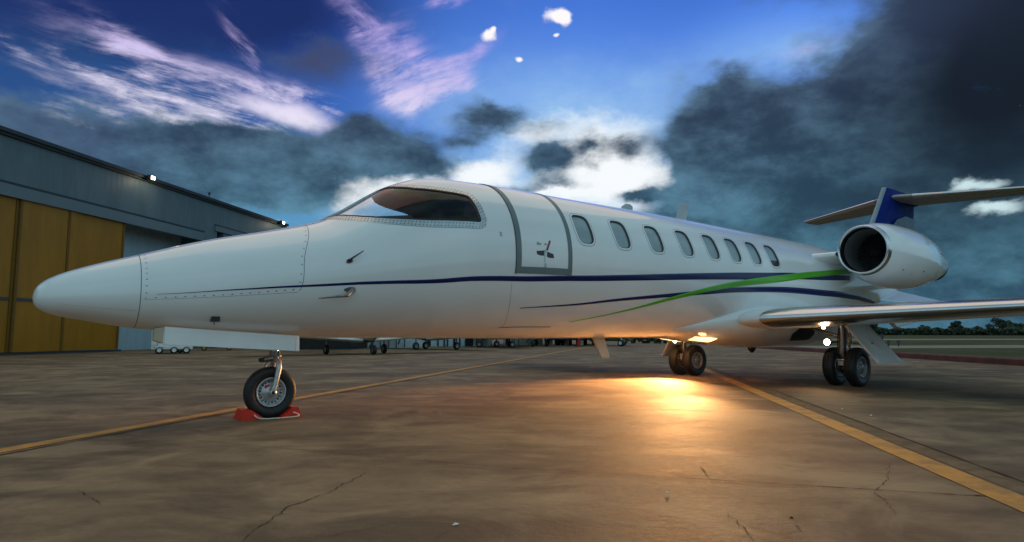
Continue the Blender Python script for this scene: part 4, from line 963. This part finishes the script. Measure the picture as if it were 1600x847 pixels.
# ================================================================== BACKGROUND
def place(px, py, rz=0): g = G(px, py); return (g[0], g[1], 0)
def facing(px, py): g = G(px, py); return math.atan2(g[1]-CY, g[0]-CX)
def small_wheel(mb, c, R, w, mi=0, mj=1):
    mb.lathe([(-w/2, R*.55), (-w/2, R*.93), (-w*.3, R), (w*.3, R), (w/2, R*.93), (w/2, R*.55)], c, 'y', 20, mi); mb.lathe([(-w*.4, .001), (-w*.45, R*.56)], c, 'y', 20, mj); mb.lathe([(w*.4, .001), (w*.45, R*.56)], c, 'y', 20, mj); return mb
def tracked(mb_list, name, mats, parent):
    return mb_list.build(name, mats, parent)
# ground power cart behind the nose
g = place(268, 552.5); fz = facing(268, 552.5)
ct = empty('ground_cart', g, fz-math.pi/2, label='white ground support cart on small wheels seen under the jet nose', cat='cart')
mb = MB(); mb.box((-.70, -.35, .17), (.72, .9, .30)); mb.box((-.70, -.36, .30), (-.50, .9, 1.55)); mb.box((-.49, -.2, .30), (.3, .9, 1.05)); mb.build('body', 'off_white', ct, bevel=.02)
mb = MB(); mb.box((-.62, -.372, .78), (-.52, -.361, .86)); mb.box((-.62, -.372, .52), (-.52, -.361, .56)); mb.tube([(-.58, -.37, .24), (-.58, -.40, .24)], .02, 8); mb.tube([(-.3, -.37, .24), (-.3, -.40, .24)], .02, 8); mb.build('lamp_cluster', 'black', ct)
for x, y in ((-.42, -.30), (.08, -.30), (.50, -.30), (-.42, .8), (.3, .8)): 
    mb = MB(); small_wheel(mb, (x, y, .14), .14, .10); mb.build('wheel', ['rubber', 'off_white'], ct)
# low yellow trolley
g = place(345, 547.5); fz = facing(345, 547.5)
tr = empty('baggage_trolley', g, fz-math.pi/2, label='low yellow tow trolley on the apron behind the nose gear door', cat='trolley')
mb = MB(); mb.box((-.9, -.3, .24), (.5, .5, .32)); mb.box((-.9, -.3, .32), (-.84, .5, .55)); mb.tube([(.5, 0, .27), (1.7, 0, .18)], .03, 8); mb.build('deck', 'cart_yellow', tr, bevel=.01)
for x in (-.7, .35):
    for y in (-.27, .45):
        mb = MB(); small_wheel(mb, (x, y, .12), .12, .07); mb.build('wheel', ['rubber', 'cart_yellow'], tr)

def light_plane(name, loc, rz, label, white='off_white', high=False, span=8.6, group=None):
    """propeller aeroplane, nose towards local +x"""
    r = empty(name, loc, rz, label=label, cat='airplane', group=group)
    st = [(1.9, .02, 1.05), (1.75, .20, 1.05), (1.5, .38, 1.0), (.9, .50, 1.0), (.2, .58, 1.12), (-.7, .56, 1.12), (-1.6, .40, 1.12), (-3.2, .20, 1.2), (-4.6, .06, 1.3)]
    mb = MB(); rows = [[(x, rr*.95*math.cos(t), z+rr*math.sin(t)) for t in np.linspace(0, 2*math.pi, 24, endpoint=False)] for x, rr, z in st]
    mb.grid(np.array(rows), wrap=True); mb.build('fuselage', white, r)
    mb = MB(); mb.hexa([(.55, -.36, 1.45), (-1.3, -.34, 1.45), (-1.3, .34, 1.45), (.55, .36, 1.45), (.05, -.26, 1.95), (-1.0, -.26, 1.92), (-1.0, .26, 1.92), (.05, .26, 1.95)]); mb.build('canopy', 'van_glass', r, bevel=.06)
    zw = 1.75 if high else .50
    for s in (-1, 1):
        rows = [[(.75-a*ch, s*y, zw+.075*y+b*ch) for a, b in AF] for y, ch in ((.2, 1.6), (2, 1.45), (span/2, 1.1))]
        mb = MB(); mb.grid(np.array(rows)); mb.add(rows[-1], [tuple(range(len(rows[-1])))]); mb.build('wing', white, r)
        rows = [[(-3.75-a*ch, s*y, 1.32+b*ch) for a, b in AF] for y, ch in ((0, .9), (1.5, .6))]
        mb = MB(); mb.grid(np.array(rows)); mb.build('tailplane', white, r)
    slab([(-3.5, 1.35), (-4.7, 1.35), (-4.8, 2.5), (-4.3, 2.5)], .07).build('fin', white, r); bpy.context.view_layer.update()
    mb = MB()
    for a in (.5, .5+math.pi):
        mb.hexa([(1.86, .05*math.sin(a), 1.05+.05*math.cos(a)), (1.90, .05*math.sin(a), 1.05+.05*math.cos(a)), (1.90, .06*math.sin(a+.6), 1.05+.06*math.cos(a+.6)), (1.86, .06*math.sin(a+.6), 1.05+.06*math.cos(a+.6)),
                 (1.88, .92*math.sin(a), 1.05+.92*math.cos(a)), (1.89, .92*math.sin(a), 1.05+.92*math.cos(a)), (1.89, .93*math.sin(a+.1), 1.05+.93*math.cos(a+.1)), (1.88, .93*math.sin(a+.1), 1.05+.93*math.cos(a+.1))])
    mb.lathe([(0, .12), (.12, .11), (.25, .001)], (1.84, 0, 1.05), 'x', 16); mb.build('propeller', 'black', r)
    for x, y in ((1.2, 0), (-.35, -1.18), (-.35, 1.18)):
        mb = MB(); mb.tube([(x, y, .66), (x, y, .2)], .035, 8, 1); small_wheel(mb, (x, y, .18), .18, .12, 0, 1); mb.build('landing_gear', ['rubber', 'hydraulic'], r)
    return r
fz = facing(560, 553.5); c = np.array(G(562, 553.5)); d = np.array([math.cos(fz), math.sin(fz)])
light_plane('propeller_airplane', (c[0]+d[0]*.35, c[1]+d[1]*.35, 0), fz+math.pi+.42, 'white low wing propeller airplane seen under the jet belly by the nose gear')
fz = facing(652, 549); light_plane('propeller_airplane', place(680, 546), fz+math.pi-.9, 'white propeller airplane with a black propeller blade before the striped hangar')
fz = facing(826, 542.5); light_plane('propeller_airplane', place(826, 541.6), fz+math.pi+.2, 'distant white propeller airplane facing the camera on its single nose wheel')
fz = facing(776, 543); light_plane('propeller_airplane', place(779, 542.5), fz+math.pi*.62, 'distant propeller airplane parked right of the striped hangar', white='cream')
# striped far hangar
def block(name, pxa, pxb, py, h, depth, label, mats, stripes=()):
    ga, gb = Vector((*G(pxa, py), 0)), Vector((*G(pxb, py), 0)); d = gb-ga; L = d.length; rz = math.atan2(d.y, d.x)
    r = empty(name, ga, rz, label=label, cat='hangar')
    mb = MB(); mb.box((0, 0, 0), (L, depth, h)); mb.build('wall', mats[0], r)
    mb = MB(); mb.hexa([(-.2, -.2, h), (L+.2, -.2, h), (L+.2, depth+.2, h), (-.2, depth+.2, h), (-.2, depth*.45, h+1.2), (L+.2, depth*.45, h+1.2), (L+.2, depth*.55, h+1.2), (-.2, depth*.55, h+1.2)]); mb.build('roof', 'hangar_trim', r)
    for a, b, m in stripes:
        mb = MB(); mb.box(((a-pxa)/(pxb-pxa)*L, -.05, .02), ((b-pxa)/(pxb-pxa)*L, -.003, h-.3)); mb.build('door_panel', m, r)
    return r
block('far_hangar', 655, 762, 541.3, 4.5, 9, 'pale blue hangar with dark vertical door gaps under the jet belly', ('pale_panel',),
      [(667, 673, 'black'), (683, 685.5, 'hangar_trim'), (693, 695.5, 'hangar_trim'), (698, 700.5, 'hangar_trim'), (708, 711.5, 'black'), (717, 719.5, 'hangar_trim'), (726.5, 739, 'black'), (744, 744.8, 'seam'), (748.5, 749.2, 'seam'), (754, 754.8, 'seam')])
block('far_hangar', 466, 548, 546, 5.0, 9, 'open hangar with a black interior beyond the nose wheel', ('black',), [(466, 469, 'hangar_trim')])
block('far_hangar', 549, 652, 543.5, 4.2, 8, 'pale glazed hangar with thin posts behind the parked airplane', ('pale_panel',), [(565, 566, 'seam'), (581, 582, 'seam'), (594, 595, 'seam'), (607, 608, 'seam'), (619, 620, 'seam'), (632, 633, 'seam')])
block('far_hangar', 786, 848, 539.2, 3.5, 8, 'low beige hangar far behind the distant propeller airplane', ('off_white',), [(790, 797, 'black'), (803, 804, 'seam'), (810, 811, 'seam')])
# hedge
def leafcloud(mb, n, fn, s0, s1):
    for _ in range(n):
        c = fn(); a = Vector(RNG.randn(3)).normalized(); b = a.orthogonal().normalized(); e = a.cross(b); s = RNG.uniform(s0, s1)
        mb.add([tuple(Vector(c)+b*s), tuple(Vector(c)+e*s*.8), tuple(Vector(c)-b*s), tuple(Vector(c)-e*s*.8)], [(0, 1, 2, 3)])
def hedge(pxa, pxb, py, h, label):
    ga, gb = np.array(G(pxa, py)), np.array(G(pxb, py)); L = np.linalg.norm(gb-ga); mb = MB()
    def f():
        t = RNG.rand(); p = ga*(1-t)+gb*t; return (p[0]+RNG.uniform(-.6, .6), p[1]+RNG.uniform(-.6, .6), h*RNG.rand()**.8*(.8+.2*math.sin(t*23)))
    leafcloud(mb, int(L*h*55), f, .12, .28)
    tag(mb.build('hedge', 'leaves'), label, 'hedge')
hedge(985, 1190, 536.5, 1.8, 'long dark green hedge along the far edge of the apron under the wing root')
hedge(845, 862, 539, 2.4, 'short dense hedge left of the parked vans')
# vans
def van(px, py, m, label):
    fz = facing(px, py); r = empty('parked_van', place(px, py), fz-math.pi/2, label=label, cat='van', group='vans parked along the far apron edge')
    prof = [(-2.2, .35), (-2.25, .9), (-2.0, 1.15), (-1.4, 1.9), (2.2, 1.95), (2.3, .35)]
    n = 6; mb = MB(); v = [(-.9, x, z) for x, z in prof]+[(.9, x, z) for x, z in prof]
    mb.add(v, [tuple(range(n)), tuple(range(n, 2*n))[::-1]]+[(i, n+i, n+(i+1) % n, (i+1) % n) for i in range(n)]); mb.build('body', m, r, bevel=.06)
    mb = MB(); mb.add([(-.78, -1.985, 1.19), (.78, -1.985, 1.19), (.72, -1.44, 1.88), (-.72, -1.44, 1.88)], [(0, 1, 2, 3)]); mb.build('windscreen', 'van_glass', r)
    mb = MB(); mb.box((-.5, -2.30, .6), (.5, -2.255, .82)); mb.build('grille', 'black', r)
    for x in (-.68, .68):
        mb = MB(); mb.box((x-.15, -2.285, .72), (x+.15, -2.245, .86)); mb.build('headlight', 'off_white', r)
    for x in (-.78, .78):
        for y in (-1.4, 1.5):
            mb = MB(); mb.lathe([(-.1, .001), (-.1, .33), (.1, .33), (.1, .001)], (x, y, .33), 'x', 20); mb.build('wheel', 'rubber', r)
    return r
van(873, 539.2, 'van_blue', 'dark blue van left of two others on the far apron'); van(897, 538.8, 'van_blue', 'dark blue van between the two other vans on the far apron'); van(920, 538.5, 'fin_pale', 'grey blue van right of two others, behind the belly antenna')
# portal frames of a car shelter round them
for a, b, nm in ((861, 884, 'open grey car shelter round the left dark blue van'), (885, 909, 'open grey car shelter round the middle dark blue van')):
    ga, gb = Vector((*G(a, 539.6), 0)), Vector((*G(b, 539.6), 0)); d = gb-ga; L = d.length
    r = empty('car_shelter', ga, math.atan2(d.y, d.x), label=nm, cat='shelter'); mb = MB()
    mb.box((-.1, -.1, 0), (.1, .1, 2.4)); mb.box((L-.1, -.1, 0), (L+.1, .1, 2.4)); mb.build('post', 'off_white', r); mb = MB(); mb.box((-.2, -.2, 2.4), (L+.2, 5, 2.55)); mb.build('roof', 'pale_panel', r)
# traffic cone
g = place(904.5, 540.9); r = empty('traffic_cone', g, 0, label='small orange traffic cone far off on the apron', cat='traffic cone')
mb = MB(); mb.box((-.2, -.2, 0), (.2, .2, .03)); mb.build('base', 'black', r); mb = MB(); mb.lathe([(.03, .15), (.5, .04), (.52, .03), (.52, .001)], (0, 0, 0), 'z', 20); mb.build('cone_body', 'cone_orange', r)
# olive tug
g = place(952, 539.6); fz = facing(952, 539.6); r = empty('aircraft_tug', g, fz-math.pi/2, label='low olive green aircraft tug right of the belly antenna', cat='tug')
mb = MB(); mb.box((-1.3, -.7, .28), (1.3, .7, .75)); mb.box((-1.25, -.6, .75), (-.4, .6, 1.0)); mb.build('body', 'olive', r, bevel=.05)
for x in (-.9, .9):
    for y in (-.72, .72): mb = MB(); small_wheel(mb, (x, y, .26), .26, .18); mb.build('wheel', ['rubber', 'off_white'], r)
# far business jet
def far_jet(px, py, drz, label):
    g = place(px, py); fz = facing(px, py); r = empty('parked_jet', g, fz+drz, label=label, cat='airplane')
    st = [(1.8, .02, 1.25), (1.6, .18, 1.25), (1.0, .42, 1.3), (0, .68, 1.4), (-1.2, .85, 1.55), (-6, .85, 1.55), (-9, .55, 1.8), (-12, .1, 2.1)]
    mb = MB(); rows = [[(x, rr*math.cos(t), z+rr*math.sin(t)) for t in np.linspace(0, 2*math.pi, 32, endpoint=False)] for x, rr, z in st]; mb.grid(np.array(rows), wrap=True); mb.build('fuselage', 'white_paint', r)
    mb = MB(); 
    for t0 in (math.radians(192), math.radians(-12)):
        rows = [[(x, (rr+.006)*math.cos(t), z+(rr+.006)*math.sin(t)) for x, rr, z in st[2:7]] for t in np.linspace(t0-.12, t0+.12, 5)]; mb.grid(np.array(rows))
    mb.build('side_stripe', 'navy_paint', r)
    for s in (-1, 1):
        rows = [[(-4.2-(y-.5)*.35-a*ch, s*y, .95+.05*y+b*ch) for a, b in AF] for y, ch in ((.5, 2.6), (7, 1.1))]
        mb = MB(); mb.grid(np.array(rows)); mb.add(rows[-1], [tuple(range(len(rows[-1])))]); mb.build('wing', 'white_paint', r)
        mb = MB(); mb.lathe([(0, .3), (-.3, .42), (-1.5, .42), (-2.4, .25)], (-7.4, s*1.35, 2.1), 'x', 24); mb.build('engine', 'white_paint', r)
        rows = [[(-11.4-.4*y-a*ch, s*y, 3.9+b*ch) for a, b in AF] for y, ch in ((0, 1.4), (2.4, .8))]; mb = MB(); mb.grid(np.array(rows)); mb.build('tailplane', 'white_paint', r)
    slab([(-9.6, 2.1), (-12.2, 2.1), (-12.8, 3.95), (-11.4, 3.95)], .12).build('fin', 'white_paint', r)
    for x, y in ((0, 0), (-5.8, -1.3), (-5.8, 1.3)):
        mb = MB(); mb.tube([(x, y, .95), (x, y, .2)], .045, 8, 1); small_wheel(mb, (x, y+.09, .2), .2, .12, 0, 1); small_wheel(mb, (x, y-.09, .2), .2, .12, 0, 1); mb.build('landing_gear', ['rubber', 'off_white'], r)
    return r
far_jet(971, 541, -2.1, 'distant white business jet with a blue stripe parked before the hedge')

# ---- tree line beyond the airfield, right
def tree(px, dist, h, wdt, label):
    dist *= 2
    d = ray(px, 524); dd = Vector((d.x, d.y, 0)).normalized(); p = Vector((CX, CY, 0))+dd*dist
    r = empty('tree', p, 0, label=label, cat='tree', group='taller trees standing out of the tree line')
    mb = MB(); mb.tube([(0, 0, 0), (.1, 0, h*.3), (0, .1, h*.7)], [h*.035, h*.025, h*.012], 8)
    for k in range(4): a = k*1.7; mb.tube([(0, 0, h*.3), (math.cos(a)*wdt*.25, math.sin(a)*wdt*.25, h*.6)], [h*.015, h*.006], 6)
    mb.build('trunk', 'trunk', r)
    cl = [(RNG.uniform(-.35, .35)*wdt, RNG.uniform(-.35, .35)*wdt, h*RNG.uniform(.45, .86), RNG.uniform(.15, .26)*wdt) for _ in range(9)]
    def f():
        c = cl[RNG.randint(len(cl))]; v = RNG.randn(3); v /= np.linalg.norm(v); v *= RNG.rand()**.4*c[3]; return (c[0]+v[0], c[1]+v[1], max(h*.25, c[2]+v[2]*.75))
    mb = MB(); leafcloud(mb, 1100, f, .25, .6); mb.build('crown', 'leaves', r)
for a in ((1492, 230, 9.2, 8.5, 'round crowned dark tree rising above the tree line right of the jet'), (1562, 220, 10.2, 9.5, 'broad dark tree rising above the tree line at the right edge'), (1445, 250, 6.5, 7, 'small round tree in the line left of the round crowned dark tree'),
          (1362, 190, 6.8, 9, 'dark bushy tree just right of the open gear door'), (1590, 230, 7.5, 8, 'dark tree at the extreme right end of the tree line')): tree(*a)
mb = MB()
hts = np.interp(np.linspace(0, 1, 200), np.linspace(0, 1, 60), RNG.uniform(3.0, 5.6, 60))
def fline():
    t = RNG.rand(); px = 1180 + t*620; d = ray(px, 524); dd = Vector((d.x, d.y, 0)).normalized(); D = 450+RNG.uniform(-20, 20)+40*math.sin(t*5)
    p = Vector((CX, CY, 0))+dd*D; h = hts[int(t*199)]; return (p.x, p.y, h*RNG.rand()**.7)
leafcloud(mb, 26000, fline, .45, 1.1)
tag(mb.build('tree_line', 'leaves'), 'low dark tree line along the horizon beyond the grass', 'tree line', kind='stuff')
mb = MB()
def fl2():
    t = RNG.rand(); px = 780 - t*900; d = ray(px, 524); dd = Vector((d.x, d.y, 0)).normalized(); D = 190+RNG.uniform(-8, 8)
    p = Vector((CX, CY, 0))+dd*D; return (p.x, p.y, 4*RNG.rand()**.7)
leafcloud(mb, 5000, fl2, .4, .9)
tag(mb.build('tree_line', 'leaves'), 'far hedge of trees behind the hangars on the left', 'tree line', kind='stuff')
# airfield marker boards in the grass
for px, py, nm in ((1379, 532, 'small dark airfield marker in the grass nearest the gear door'), (1388.5, 541.5, 'dark marker post beside the pale taxiway, left one of two'), (1404, 541.5, 'dark marker post beside the pale taxiway, right one of two')):
    g = place(px, py); r = empty('marker_post', g, facing(px, py), label=nm, cat='marker'); mb = MB(); k = np.linalg.norm(np.array(g[:2])-np.array([CX, CY]))/60
    mb.tube([(0, 0, 0), (0, 0, .35*k)], .04*k, 8); mb.build('post', 'black', r); mb = MB(); mb.box((-.03, -.13*k, .3*k), (.03, .13*k, .5*k)); mb.build('board', 'seam', r)
